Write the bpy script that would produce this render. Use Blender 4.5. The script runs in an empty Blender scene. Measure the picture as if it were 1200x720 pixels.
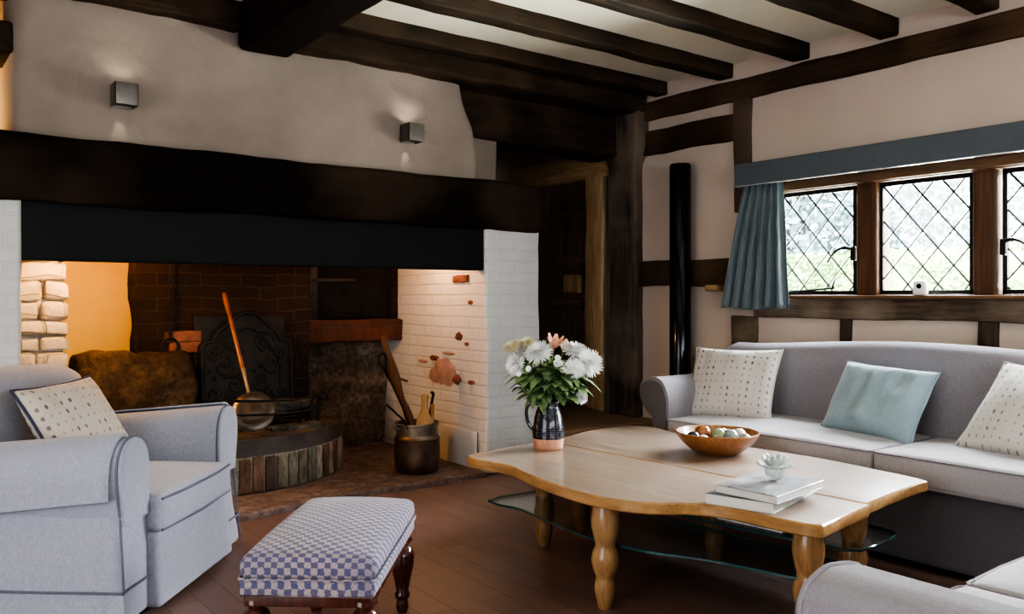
import bpy, bmesh, math, random
from mathutils import Vector, Matrix, noise
RND = random.Random(11)
sc = bpy.context.scene
COL = sc.collection
PI = math.pi
V = Vector

# ------------------------------------------------------------------ tagging
def tag(o, label=None, cat=None, group=None, kind=None):
    if label: o['label'] = label
    if cat: o['category'] = cat
    if group: o['group'] = group
    if kind: o['kind'] = kind
    return o

def thing(name, label, cat, loc=(0, 0, 0), rotz=0, group=None, kind=None):
    o = bpy.data.objects.new(name, None)
    COL.objects.link(o)
    o.empty_display_size = .1
    o.location = loc
    o.rotation_euler = (0, 0, rotz)
    return tag(o, label, cat, group, kind)

def mesh(name, bm, mat, parent=None, smooth=True, angle=40):
    bmesh.ops.recalc_face_normals(bm, faces=bm.faces[:])
    me = bpy.data.meshes.new(name)
    bm.to_mesh(me)
    bm.free()
    for m in (mat if isinstance(mat, (list, tuple)) else [mat]):
        me.materials.append(m)
    if smooth:
        me.polygons.foreach_set('use_smooth', [True] * len(me.polygons))
        me.set_sharp_from_angle(angle=math.radians(angle))
    o = bpy.data.objects.new(name, me)
    COL.objects.link(o)
    if parent is not None:
        o.parent = parent
    return o

def struct(name, bm, mat, parent=None, label=None, **k):
    o = mesh(name, bm, mat, parent, **k)
    if parent is None:
        o['kind'] = 'structure'
    if label: o['label'] = label
    return o

# ------------------------------------------------------------------ shapes
def _coords(a, b, step, r):
    L = b - a
    r = min(r, L * .49)
    if r > 1e-6:
        n = max(1, int(math.ceil((L - 2 * r) / step)))
        mid = [a + r + (L - 2 * r) * i / n for i in range(n + 1)]
        return [a, a + .59 * r] + mid + [b - .59 * r, b]
    n = max(1, int(math.ceil(L / step)))
    return [a + L * i / n for i in range(n + 1)]

def rbox(bm, lo, hi, r=.01, step=.1, amp=0, freq=3., seed=0, fn=None, mi=0):
    """a box with rounded edges, optionally roughened by noise and reshaped by fn"""
    C = [_coords(lo[i], hi[i], step, r) for i in range(3)]
    rr = [min(r, (hi[i] - lo[i]) * .49) for i in range(3)]
    n = [len(c) - 1 for c in C]
    vs = {}
    off = V((seed * 7.13, seed * 3.7, seed * 1.9))
    def vert(i, j, k):
        key = (i, j, k)
        if key not in vs:
            p = V((C[0][i], C[1][j], C[2][k]))
            if r > 1e-6:
                q = V([min(max(p[a], lo[a] + rr[a]), hi[a] - rr[a]) for a in range(3)])
                d = p - q
                e = V([d[a] / rr[a] for a in range(3)])
                if e.length > 1e-6:
                    e.normalize()
                    p = q + V([e[a] * rr[a] for a in range(3)])
            if fn: p = V(fn(p))
            if amp:
                p = p + noise.noise_vector(p * freq + off) * amp + noise.noise_vector(p * freq * 3.1 + off) * amp * .35
            vs[key] = bm.verts.new(p)
        return vs[key]
    def quad(a, b, c, d):
        f = bm.faces.new((a, b, c, d)); f.material_index = mi
    for k in (0, n[2]):
        for i in range(n[0]):
            for j in range(n[1]):
                quad(vert(i, j, k), vert(i + 1, j, k), vert(i + 1, j + 1, k), vert(i, j + 1, k))
    for j in (0, n[1]):
        for i in range(n[0]):
            for k in range(n[2]):
                quad(vert(i, j, k), vert(i + 1, j, k), vert(i + 1, j, k + 1), vert(i, j, k + 1))
    for i in (0, n[0]):
        for j in range(n[1]):
            for k in range(n[2]):
                quad(vert(i, j, k), vert(i, j + 1, k), vert(i, j + 1, k + 1), vert(i, j, k + 1))
    return bm

def B():
    return bmesh.new()

def box(lo, hi, r=.01, step=.1, **k):
    return rbox(B(), lo, hi, r, step, **k)

def ring_loft(bm, rings, closed=True, caps=True, mi=0):
    rows = [[bm.verts.new(p) for p in ring] for ring in rings]
    m = len(rows[0])
    for a, b in zip(rows, rows[1:]):
        for i in range(m if closed else m - 1):
            j = (i + 1) % m
            f = bm.faces.new((a[i], a[j], b[j], b[i])); f.material_index = mi
    if caps and closed:
        for row in (rows[0], rows[-1]):
            f = bm.faces.new(row); f.material_index = mi
    return rows

def lathe(bm, prof, seg=24, c=(0, 0, 0), axis=(0, 0, 1), mi=0, caps=True):
    q = V((0, 0, 1)).rotation_difference(V(axis))
    rings = []
    for r, z in prof:
        r = max(r, 1e-4)
        rings.append([V(c) + q @ V((r * math.cos(2 * PI * i / seg), r * math.sin(2 * PI * i / seg), z)) for i in range(seg)])
    ring_loft(bm, rings, True, caps, mi)
    return bm

def tube(bm, pts, r, seg=8, mi=0, closed=False):
    pts = [V(p) for p in pts]
    n = len(pts)
    rs = r if isinstance(r, (list, tuple)) else [r] * n
    rings = []
    up = None
    for i, p in enumerate(pts):
        if closed:
            t = pts[(i + 1) % n] - pts[i - 1]
        else:
            t = pts[min(i + 1, n - 1)] - pts[max(i - 1, 0)]
        t.normalize()
        if up is None:
            up = t.orthogonal().normalized()
        else:
            up = (up - t * up.dot(t))
            up = up.normalized() if up.length > 1e-6 else t.orthogonal().normalized()
        s = t.cross(up)
        rings.append([p + (up * math.cos(2 * PI * k / seg) + s * math.sin(2 * PI * k / seg)) * rs[i] for k in range(seg)])
    if closed:
        rings.append([v.copy() for v in rings[0]])
        ring_loft(bm, rings, True, False, mi)
        bmesh.ops.remove_doubles(bm, verts=bm.verts[:], dist=1e-6)
    else:
        ring_loft(bm, rings, True, True, mi)
    return bm

def spline(pts, n=8, closed=False):
    """Catmull-Rom through pts"""
    P = [V(p) for p in pts]
    m = len(P)
    out = []
    for i in range(m if closed else m - 1):
        if closed:
            a, b, c, d = P[i - 1], P[i], P[(i + 1) % m], P[(i + 2) % m]
        else:
            a, b, c, d = P[max(i - 1, 0)], P[i], P[i + 1], P[min(i + 2, m - 1)]
        for k in range(n):
            t = k / n
            out.append(.5 * ((2 * b) + (c - a) * t + (2 * a - 5 * b + 4 * c - d) * t * t + (3 * b - a - 3 * c + d) * t ** 3))
    if not closed:
        out.append(P[-1].copy())
    return out

def slab(bm, outline, z0, z1, bev=.004, mi=0, mi_side=None):
    """flat slab from an XY outline with eased edges"""
    if mi_side is None: mi_side = mi
    pts = [V((p[0], p[1], 0)) for p in outline]
    area = sum(pts[i - 1].x * pts[i].y - pts[i].x * pts[i - 1].y for i in range(len(pts)))
    if area < 0: pts.reverse()
    n = len(pts)
    ins = []
    for i in range(n):
        t = (pts[(i + 1) % n] - pts[i - 1])
        t.normalize()
        ins.append(pts[i] - V((t.y, -t.x, 0)) * bev)
    rings = [[V((p.x, p.y, z)) for p in src] for src, z in ((ins, z0), (pts, z0 + bev), (pts, z1 - bev), (ins, z1))]
    rows = [[bm.verts.new(p) for p in ring] for ring in rings]
    for a, b in zip(rows, rows[1:]):
        for i in range(n):
            j = (i + 1) % n
            f = bm.faces.new((a[i], a[j], b[j], b[i])); f.material_index = mi_side
    bm.faces.new(rows[0]).material_index = mi
    bm.faces.new(rows[-1]).material_index = mi
    return bm

def extrude_x(bm, prof, xs, fn=None, mi=0):
    """loft a closed (y,z) profile along x"""
    rings = []
    for x in xs:
        ring = []
        for y, z in prof:
            p = V((x, y, z))
            ring.append(V(fn(p)) if fn else p)
        rings.append(ring)
    ring_loft(bm, rings, True, True, mi)
    return bm

def icos(bm, c, r, sub=2, sx=(1, 1, 1), amp=0, freq=4, seed=0, mi=0):
    g = bmesh.ops.create_icosphere(bm, subdivisions=sub, radius=1)
    off = V((seed * 3.1, seed * 5.3, seed))
    for v in g['verts']:
        d = v.co.normalized()
        k = 1 + (noise.noise(d * freq + off) * amp if amp else 0)
        v.co = V(c) + V((d.x * r * sx[0], d.y * r * sx[1], d.z * r * sx[2])) * k
        for f in v.link_faces: f.material_index = mi
    return bm

# ------------------------------------------------------------------ materials
class G:
    def __init__(s, name):
        s.m = bpy.data.materials.new(name)
        s.m.use_nodes = True
        s.nt = s.m.node_tree
        s.nt.nodes.clear()
        s.out = s.nt.nodes.new('ShaderNodeOutputMaterial')
        s.bs = s.nt.nodes.new('ShaderNodeBsdfPrincipled')
        s.nt.links.new(s.bs.outputs[0], s.out.inputs[0])
    def L(s, a, b):
        s.nt.links.new(a, b)
    def put(s, sock, v):
        if isinstance(v, bpy.types.NodeSocket): s.L(v, sock)
        elif isinstance(v, (tuple, list)) and len(v) == 3 and sock.type == 'RGBA': sock.default_value = (*v, 1)
        else: sock.default_value = v
    def node(s, t, ins=None, **kw):
        n = s.nt.nodes.new(t)
        for k, v in kw.items(): setattr(n, k, v)
        for k, v in (ins or {}).items(): s.put(n.inputs[k], v)
        return n
    def vec(s, kind='Object', scale=(1, 1, 1), rot=(0, 0, 0), loc=(0, 0, 0)):
        c = s.node('ShaderNodeTexCoord')
        m = s.node('ShaderNodeMapping', {'Vector': c.outputs[kind], 'Scale': scale, 'Rotation': rot, 'Location': loc})
        return m.outputs[0]
    def noise(s, v, scale=5., detail=4., rough=.55, dist=0.):
        return s.node('ShaderNodeTexNoise', {'Vector': v, 'Scale': scale, 'Detail': detail, 'Roughness': rough, 'Distortion': dist}).outputs[0]
    def vor(s, v, scale=5., feature='F1', out=0, rnd=1.):
        n = s.node('ShaderNodeTexVoronoi', feature=feature)
        s.put(n.inputs['Vector'], v); n.inputs['Scale'].default_value = scale
        n.inputs['Randomness'].default_value = rnd
        return n.outputs[out]
    def ramp(s, f, stops):
        n = s.node('ShaderNodeValToRGB', {'Fac': f})
        e = n.color_ramp.elements
        while len(e) < len(stops): e.new(.5)
        for el, (p, c) in zip(e, stops):
            el.position = p
            el.color = (c, c, c, 1) if isinstance(c, (int, float)) else (*c, 1)
        return n.outputs[0]
    def mix(s, f, a, b, blend='MIX'):
        n = s.node('ShaderNodeMix', data_type='RGBA', blend_type=blend)
        s.put(n.inputs[0], f); s.put(n.inputs[6], a); s.put(n.inputs[7], b)
        return n.outputs[2]
    def math(s, op, a, b=0., c=None):
        n = s.node('ShaderNodeMath', operation=op)
        s.put(n.inputs[0], a); s.put(n.inputs[1], b)
        if c is not None: s.put(n.inputs[2], c)
        return n.outputs[0]
    def sep(s, v):
        n = s.node('ShaderNodeSeparateXYZ', {0: v})
        return n.outputs
    def comb(s, x, y, z=0.):
        n = s.node('ShaderNodeCombineXYZ')
        s.put(n.inputs[0], x); s.put(n.inputs[1], y); s.put(n.inputs[2], z)
        return n.outputs[0]
    def bump(s, h, strength=.3, dist=.01, prev=None):
        n = s.node('ShaderNodeBump', {'Height': h, 'Strength': strength, 'Distance': dist})
        if prev is not None: s.L(prev, n.inputs['Normal'])
        s.L(n.outputs[0], s.bs.inputs['Normal'])
        return n.outputs[0]
    def set(s, **k):
        names = {'color': 'Base Color', 'rough': 'Roughness', 'metal': 'Metallic', 'spec': 'Specular IOR Level', 'coat': 'Coat Weight',
                 'coat_rough': 'Coat Roughness', 'sheen': 'Sheen Weight', 'trans': 'Transmission Weight', 'ior': 'IOR',
                 'sss': 'Subsurface Weight', 'emit': 'Emission Color', 'emit_s': 'Emission Strength', 'alpha': 'Alpha'}
        for a, v in k.items(): s.put(s.bs.inputs[names[a]], v)
        return s

def plain(name, col, rough=.5, metal=0., var=.12, nscale=8., bump=0., spec=.5, coat=0.):
    g = G(name)
    v = g.vec()
    n = g.noise(v, nscale, 5)
    dark = tuple(c * (1 - var * 2) for c in col); lite = tuple(min(1, c * (1 + var)) for c in col)
    g.set(color=g.ramp(n, [(.25, dark), (.75, lite)]), rough=rough, metal=metal, spec=spec, coat=coat)
    if bump: g.bump(g.noise(v, nscale * 6, 4), bump, .004)
    return g.m

def wood(name, c1, c2, axis=0, scale=1., rough=.55, bump=.35, coat=0., fine=90., c3=None, spec=.25, grain=13.):
    g = G(name)
    sx = [grain * scale] * 3; sx[axis] = 1.1 * scale
    v = g.vec(scale=tuple(sx))
    n = g.noise(v, 1., 8, .62, .6)
    fx = [fine * scale] * 3; fx[axis] = 3. * scale
    f = g.noise(g.vec(scale=tuple(fx)), 1., 3, .7)
    big = g.noise(g.vec(), 1.7 * scale, 3)
    col = g.ramp(n, [(.3, c1), (.7, c2)])
    col = g.mix(g.ramp(f, [(.35, .55), (.65, 0.)]), col, tuple(c * .45 for c in c1))
    if c3: col = g.mix(g.ramp(big, [(.45, 0.), (.7, .85)]), col, c3)
    g.set(color=col, rough=g.ramp(n, [(.2, rough - .12), (.8, rough + .12)]), coat=coat, coat_rough=.15, spec=spec)
    h = g.math('ADD', g.math('MULTIPLY', n, .7), g.math('MULTIPLY', f, .3))
    g.bump(h, bump, .012)
    return g.m

def plaster(name, col, dirt=.1, bumps=.35, fine=.15):
    g = G(name)
    v = g.vec()
    n = g.noise(v, 1.6, 5, .6); n2 = g.noise(v, 5., 4, .5, .6); n3 = g.noise(v, 60., 3)
    c = g.mix(g.ramp(n, [(.3, 0.), (.75, 1.)]), tuple(x * (1 - dirt * 2) for x in col), col)
    c = g.mix(g.ramp(n2, [(.55, 0.), (.85, .35)]), c, tuple(x * (1 - dirt * 2.4) for x in (col[0], col[1] * .95, col[2] * .88)))
    g.set(color=c, rough=.92, spec=.2)
    h = g.math('ADD', g.math('MULTIPLY', n2, .8), g.math('MULTIPLY', n3, fine))
    g.bump(h, bumps, .03)
    return g.m

def brickvec(g, plane, wob=.012):
    v = g.vec()
    w = g.node('ShaderNodeTexNoise', {'Vector': v, 'Scale': 3.2, 'Detail': 3.}).outputs[1]
    x, y, z = g.sep(v)[:3]
    wx, wy, wz = g.sep(w)[:3]
    a = {'x': x, 'y': y}[plane]
    a = g.math('ADD', a, g.math('MULTIPLY', wx, wob * 3))
    b = g.math('ADD', z, g.math('MULTIPLY', wy, wob * 3))
    return g.comb(a, b), v

def bricks(name, plane, c1, c2, mortar, w=.22, h=.07, msize=.009, rough=.9, bumpd=.02, over=None, over_amt=.5, grime=None, redspots=None, wob=.012, soft=0):
    g = G(name)
    bv, v = brickvec(g, plane, wob)
    t = g.node('ShaderNodeTexBrick', {'Vector': bv, 'Color1': (*c1, 1), 'Color2': (*c2, 1), 'Mortar': (*mortar, 1), 'Scale': 1., 'Mortar Size': msize,
                                      'Mortar Smooth': .4, 'Bias': 0., 'Brick Width': w, 'Row Height': h})
    n = g.noise(v, 6., 6, .65); n2 = g.noise(v, 35., 5, .6)
    col = g.mix(g.ramp(n, [(.3, .7), (.7, 0.)]), t.outputs[0], tuple(c * (.86 if soft else .4) for c in c1))
    if over:
        col = g.mix(g.ramp(n, [(over_amt, 0.), (over_amt + .12, 1.)]), col, over)
    if redspots:
        m = g.ramp(g.noise(v, 4.3, 4, .6), [(redspots, 0.), (redspots + .05, .8)])
        col = g.mix(m, col, (.42, .2, .13))
    if grime:
        col = g.mix(g.ramp(g.noise(v, 1.5, 3), [(.35, 0.), (.65, .8)]), col, grime)
    g.set(color=col, rough=rough, spec=.25)
    hh = g.math('SUBTRACT', g.math('MULTIPLY', g.math('ADD', n, g.math('MULTIPLY', n2, .4)), .8), t.outputs[1])
    g.bump(hh, .8, bumpd)
    return g.m

def fabric(name, col, var=.16, weave=420., bump=.25, sheen=.25, rough=.95, worn=None):
    g = G(name)
    v = g.vec()
    a = g.noise(g.vec(scale=(weave, weave, weave * .18)), 1., 2); b = g.noise(g.vec(scale=(weave * .2, weave * .2, weave)), 1., 2)
    n = g.noise(v, 3., 4); f = g.noise(v, 55., 4, .7)
    c = g.mix(g.ramp(a, [(.35, 0.), (.65, 1.)]), tuple(x * (1 - var) for x in col), tuple(min(1, x * (1 + var)) for x in col))
    c = g.mix(g.ramp(f, [(.4, .0), (.7, .35)]), c, tuple(x * (1 - var * 1.8) for x in col))
    c = g.mix(g.ramp(n, [(.35, 0.), (.75, .3)]), c, worn or tuple(x * (1 - var) for x in col))
    g.set(color=c, rough=rough, sheen=sheen, spec=.15)
    g.bump(g.math('ADD', g.math('ADD', a, b), g.math('MULTIPLY', g.noise(v, 7., 3), 5.)), bump, .004)
    return g.m

M = {}
M['oak_dark'] = wood('dark_oak', (.010, .007, .005), (.055, .033, .02), 0, 1., .85, .9, c3=(.085, .05, .03), spec=.14)
M['oak_dark_y'] = wood('dark_oak_along', (.006, .004, .003), (.022, .014, .009), 1, 1., .85, .9, spec=.12)
M['oak_joist'] = wood('joist_oak', (.008, .006, .004), (.045, .027, .016), 0, 1., .75, .8, c3=(.075, .042, .02), spec=.18)
M['oak_wall_y'] = wood('wall_oak_along', (.018, .011, .007), (.085, .048, .027), 1, 1., .75, .9, c3=(.11, .065, .037), spec=.15)
M['oak_wall_z'] = wood('wall_oak_upright', (.022, .014, .010), (.085, .056, .038), 2, 1., .8, .9, c3=(.12, .085, .062), spec=.15)
M['oak_rough_y'] = wood('weathered_oak', (.03, .02, .013), (.17, .12, .085), 1, 1.4, .85, 1., c3=(.26, .20, .15))
M['oak_mantel'] = wood('mantel_oak', (.004, .003, .0025), (.014, .009, .006), 0, .9, .85, 1., c3=(.045, .028, .019), spec=.08)
M['oak_honey_y'] = wood('honey_oak_along', (.24, .13, .055), (.55, .36, .18), 1, 1.2, .7, .9, c3=(.20, .11, .05))
M['oak_honey_z'] = wood('honey_oak_upright', (.30, .175, .08), (.62, .42, .23), 2, 1.2, .7, .9, c3=(.15, .085, .045))
M['door'] = wood('door_oak', (.07, .046, .032), (.21, .14, .09), 2, 1., .6, .6, c3=(.16, .095, .055))
M['window_oak'] = wood('window_oak', (.06, .028, .014), (.13, .062, .032), 2, 1.2, .5, .4)
M['window_oak_y'] = wood('window_oak_along', (.08, .042, .02), (.19, .105, .055), 1, 1.2, .5, .4)
M['step'] = wood('step_oak', (.22, .14, .09), (.40, .28, .19), 1, 1., .5, .5)
M['table_top'] = wood('table_top_wood', (.235, .170, .125), (.37, .285, .225), 1, .8, .36, .06, coat=.6, fine=60, c3=(.19, .13, .088), spec=.6, grain=7.)
M['table_edge'] = wood('table_edge_wood', (.32, .17, .065), (.48, .28, .12), 1, .8, .38, .2, coat=.3, fine=60)
M['table_leg'] = wood('table_leg_wood', (.30, .165, .07), (.45, .275, .13), 2, 1., .35, .12, coat=.35, fine=70)
M['bowl'] = wood('bowl_wood', (.24, .10, .04), (.38, .18, .08), 0, 1.4, .38, .12, coat=.3)
M['mahogany'] = wood('mahogany', (.035, .008, .005), (.10, .026, .015), 2, 1., .22, .1, coat=.6)
M['stick'] = wood('stick_wood', (.09, .035, .014), (.24, .11, .05), 2, 2., .6, .7)
M['stick_dark'] = wood('dark_stick_wood', (.02, .012, .008), (.07, .04, .025), 2, 2., .7, .7)
M['paddle'] = wood('paddle_wood', (.38, .21, .09), (.52, .32, .15), 2, 2., .55, .2)
M['pan_handle'] = wood('pan_handle_wood', (.16, .045, .02), (.30, .10, .045), 2, 2., .3, .1, coat=.5)

M['post'] = wood('post_oak', (.03, .021, .016), (.13, .092, .068), 2, 1.1, .85, 1., c3=(.21, .165, .13), spec=.15)
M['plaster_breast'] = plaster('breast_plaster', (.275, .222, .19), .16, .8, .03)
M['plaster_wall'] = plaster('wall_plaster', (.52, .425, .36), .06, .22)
M['ceiling'] = plaster('ceiling_plaster', (.84, .80, .67), .03, .15)
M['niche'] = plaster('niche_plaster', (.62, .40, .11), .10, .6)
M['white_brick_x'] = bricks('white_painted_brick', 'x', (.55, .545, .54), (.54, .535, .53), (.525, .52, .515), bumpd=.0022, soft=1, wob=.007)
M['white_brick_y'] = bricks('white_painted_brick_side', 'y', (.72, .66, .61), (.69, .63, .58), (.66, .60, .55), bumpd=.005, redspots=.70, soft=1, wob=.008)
M['white_rubble_x'] = bricks('white_painted_stone', 'x', (.52, .48, .43), (.46, .42, .37), (.36, .31, .25), w=.2, h=.095, msize=.010, bumpd=.03, redspots=.7, wob=.03, soft=1)
M['soot_brick'] = bricks('sooty_brick', 'x', (.06, .027, .017), (.025, .016, .012), (.095, .065, .045), w=.24, h=.075, msize=.006, bumpd=.06, wob=.022, grime=(.012, .009, .008))
M['soot_brick_y'] = bricks('sooty_brick_side', 'y', (.09, .04, .024), (.04, .022, .016), (.06, .042, .03), bumpd=.03, grime=(.012, .009, .008))
M['red_brick'] = bricks('red_brick_course', 'x', (.13, .048, .028), (.08, .034, .022), (.09, .06, .045), w=.11, h=.13, msize=.008, bumpd=.02)
M['brick_red'] = plain('bare_red_brick', (.22, .085, .055), .9, 0, .3, 14, .6)
M['brick_pink'] = plain('bare_pink_brick', (.46, .27, .225), .9, 0, .2, 14, .6)

def stone(name, c1, c2, c3, scale=3., bd=.05):
    g = G(name)
    v = g.vec()
    n = g.noise(v, scale, 8, .65, .4); n2 = g.noise(v, scale * 6, 5, .7)
    c = g.ramp(n, [(.3, c1), (.52, c2), (.75, c3)])
    c = g.mix(g.ramp(n2, [(.4, .6), (.6, 0.)]), c, tuple(x * .4 for x in c1))
    g.set(color=c, rough=.92, spec=.2)
    g.bump(g.math('ADD', n, g.math('MULTIPLY', n2, .35)), .9, bd)
    return g.m
M['stone_dark'] = stone('sooty_stone', (.022, .014, .009), (.07, .042, .024), (.15, .095, .052), 2.6, .07)
M['stone_warm'] = stone('warm_stone', (.12, .065, .03), (.25, .15, .075), (.36, .24, .13), 4.)
M['stone_grey'] = stone('grey_rubble', (.06, .04, .03), (.17, .12, .09), (.32, .25, .19), 5., .05)
M['stone_hearth'] = stone('hearth_tile', (.12, .08, .068), (.19, .135, .118), (.26, .20, .18), 3.5, .015)
M['stone_top'] = stone('hearth_top', (.07, .05, .038), (.15, .11, .08), (.24, .18, .13), 5., .02)

M['iron'] = plain('black_iron', (.018, .017, .017), .5, .6, .3, 20, .3)
M['iron_cast'] = plain('cast_iron', (.020, .016, .013), .6, .4, .35, 12, .5)
M['iron_band'] = plain('iron_band', (.075, .058, .052), .6, .4, .3, 9, .3)
M['hood'] = plain('hood_paint', (.003, .0036, .0045), .7, 0, .12, 4, .06, spec=.3)
M['brass'] = plain('old_brass', (.165, .135, .12), .36, .9, .25, 6, .1)
M['copper_pot'] = plain('tarnished_copper', (.17, .12, .088), .42, .85, .3, 9, .15)
M['copper_rim'] = plain('worn_copper', (.30, .245, .20), .36, .9, .2, 14, .15)
M['sconce'] = plain('sconce_metal', (.17, .155, .14), .42, .8, .12, 12, .05)
M['black_gloss'] = plain('black_gloss', (.004, .004, .006), .10, 0, .1, 5, 0, spec=.25)
M['navy'] = plain('navy_cord', (.105, .115, .15), .8, 0, .1)
M['navy_dark'] = plain('dark_navy_cord', (.03, .035, .07), .8, 0, .1)
M['white_plastic'] = plain('white_plastic', (.78, .80, .80), .35, 0, .03)
M['pale_trim'] = plain('pale_paint', (.62, .55, .47), .5, 0, .05)
M['lead'] = plain('lead_came', (.012, .013, .015), .5, .4, .1)
M['page'] = plain('book_pages', (.62, .60, .56), .8, 0, .08, 60)
M['cover_blue'] = plain('book_cover_slate', (.10, .105, .13), .35, 0, .08, 6, coat=.3)
M['cover_art'] = plain('book_cover_pale', (.42, .42, .45), .25, 0, .35, 7, coat=.5)
M['cover_white'] = plain('book_cover_cream', (.58, .56, .52), .4, 0, .06, 6)

def glass(name, tint=(.95, .98, .97), refl=.10, rough=.02):
    g = G(name)
    tr = g.node('ShaderNodeBsdfTransparent', {'Color': (*tint, 1)})
    gl = g.node('ShaderNodeBsdfGlossy', {'Color': (1, 1, 1, 1), 'Roughness': rough})
    fr = g.node('ShaderNodeFresnel', {'IOR': 1.45})
    f = g.math('MAXIMUM', g.math('MULTIPLY', fr.outputs[0], .55), refl * .3)
    mx = g.node('ShaderNodeMixShader', {0: f, 1: tr.outputs[0], 2: gl.outputs[0]})
    g.L(mx.outputs[0], g.out.inputs[0])
    g.nt.nodes.remove(g.bs)
    return g.m
M['pane'] = glass('window_glass', (.97, .99, 1.), .06)
M['shelf_glass'] = glass('shelf_glass', (.93, .97, .96), .0)
g = G('glass_edge'); g.set(color=g.ramp(g.noise(g.vec(), 6), [(.3, (.012, .045, .045)), (.7, (.03, .10, .10))]), rough=.12, coat=.5); M['glass_edge'] = g.m
g = G('clear_glass'); g.set(color=g.ramp(g.noise(g.vec(), 30), [(.3, (.75, .86, .80)), (.7, (.97, 1, .98))]), rough=.03, trans=.45, ior=1.3); M['clear_glass'] = g.m

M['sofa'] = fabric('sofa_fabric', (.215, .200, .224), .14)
M['sofa_shade'] = fabric('sofa_shaded_fabric', (.105, .10, .115), .14)  # same sofa cloth, darkened to paint in shade on base and arm fronts
M['sofa_lit'] = fabric('sofa_lit_fabric', (.34, .325, .345), .10)  # same sofa cloth, lightened to paint in window light on the seats
M['chair_fabric'] = fabric('armchair_linen', (.30, .308, .372), .16, worn=(.255, .262, .325))
M['chair_seat'] = fabric('armchair_seat_linen', (.34, .32, .325), .12)
M['blue_cloth'] = fabric('blue_cushion_cloth', (.225, .30, .335), .12, worn=(.28, .35, .38))
M['curtain'] = fabric('curtain_cloth', (.105, .138, .155), .10, sheen=.5, rough=.6)
M['pelmet'] = fabric('pelmet_cloth', (.085, .098, .112), .12)

def dotted(name, base, dot, cols, rows):
    g = G(name)
    uv = g.vec('UV')
    x, y, z = g.sep(uv)[:3]
    X = g.math('MULTIPLY', x, float(cols)); Y = g.math('MULTIPLY', y, float(rows)); Y = g.math('ADD', Y, .2)
    fx = g.math('SUBTRACT', g.math('FRACT', X), .5); fy = g.math('SUBTRACT', g.math('FRACT', Y), .5)
    fx = g.math('MULTIPLY', fx, 1.9); fy = g.math('MULTIPLY', fy, 1.25)
    d = g.math('SQRT', g.math('ADD', g.math('MULTIPLY', fx, fx), g.math('MULTIPLY', fy, fy)))
    cell = g.comb(g.math('FLOOR', X), g.math('FLOOR', Y))
    rn = g.node('ShaderNodeTexWhiteNoise', {'Vector': cell}, noise_dimensions='3D').outputs[0]
    # every third column of dots is small and pale, the others in pairs
    k = g.math('MODULO', g.math('FLOOR', X), 3.)
    third = g.math('GREATER_THAN', k, 1.5)
    rad = g.math('SUBTRACT', g.math('ADD', .19, g.math('MULTIPLY', rn, .13)), g.math('MULTIPLY', third, .12))
    m = g.math('LESS_THAN', d, rad)
    m = g.math('MULTIPLY', m, g.math('ADD', .35, g.math('MULTIPLY', rn, .6)))
    wv = g.noise(g.vec(scale=(300, 300, 60)), 1., 2)
    b = g.mix(g.ramp(wv, [(.35, 0.), (.65, 1.)]), tuple(c * .88 for c in base), base)
    b = g.mix(g.ramp(g.noise(g.vec(), 5., 3), [(.4, 0.), (.7, .5)]), b, (base[0] * .8, base[1] * .82, base[2] * .78))
    g.set(color=g.mix(m, b, dot), rough=.95, sheen=.2, spec=.1)
    g.bump(g.math('ADD', wv, g.math('MULTIPLY', g.noise(g.vec(), 9., 3), 4.)), .25, .004)
    return g.m
M['dotted'] = dotted('dotted_cushion_cloth', (.50, .465, .43), (.10, .08, .105), 14, 11)
M['dotted_pale'] = dotted('pale_dotted_cushion_cloth', (.56, .535, .49), (.16, .13, .15), 14, 12)
M['dotted_chair'] = dotted('spotted_cushion_cloth', (.50, .44, .38), (.13, .09, .10), 12, 10)

def checks(name):
    g = G(name)
    v = g.vec()
    x, y, z = g.sep(v)[:3]
    s = 1 / .0185
    dn = g.node('ShaderNodeTexNoise', {'Vector': v, 'Scale': 130., 'Detail': 2.}).outputs[1]
    dx, dy = g.sep(dn)[:2]
    X = g.math('ADD', g.math('MULTIPLY', x, s), g.math('MULTIPLY', dx, .55)); Y = g.math('ADD', g.math('MULTIPLY', g.math('ADD', y, z), s), g.math('MULTIPLY', dy, .55))
    c = g.math('MODULO', g.math('ADD', g.math('FLOOR', X), g.math('FLOOR', Y)), 2.)
    c = g.math('ABSOLUTE', c)
    st = g.math('MODULO', g.math('ABSOLUTE', g.math('FLOOR', g.math('ADD', X, .001))), 2.)
    wv = g.noise(g.vec(scale=(500, 160, 500)), 1., 2)
    n = g.noise(v, 5., 2)
    pale = g.mix(g.ramp(n, [(.35, 0.), (.65, 1.)]), (.26, .225, .26), (.37, .30, .28))
    navy = g.mix(st, (.07, .072, .15), (.085, .075, .13))
    col = g.mix(c, navy, pale)
    col = g.mix(g.ramp(wv, [(.38, .6), (.62, 0.)]), col, (.10, .09, .14))
    g.set(color=col, rough=.9, sheen=.2, spec=.15)
    g.bump(g.math('ADD', c, wv), .35, .003)
    return g.m
M['checks'] = checks('checked_weave')

# ------------------------------------------------------------------ the room shell
WX, CZ = 4.30, 2.57
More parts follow.
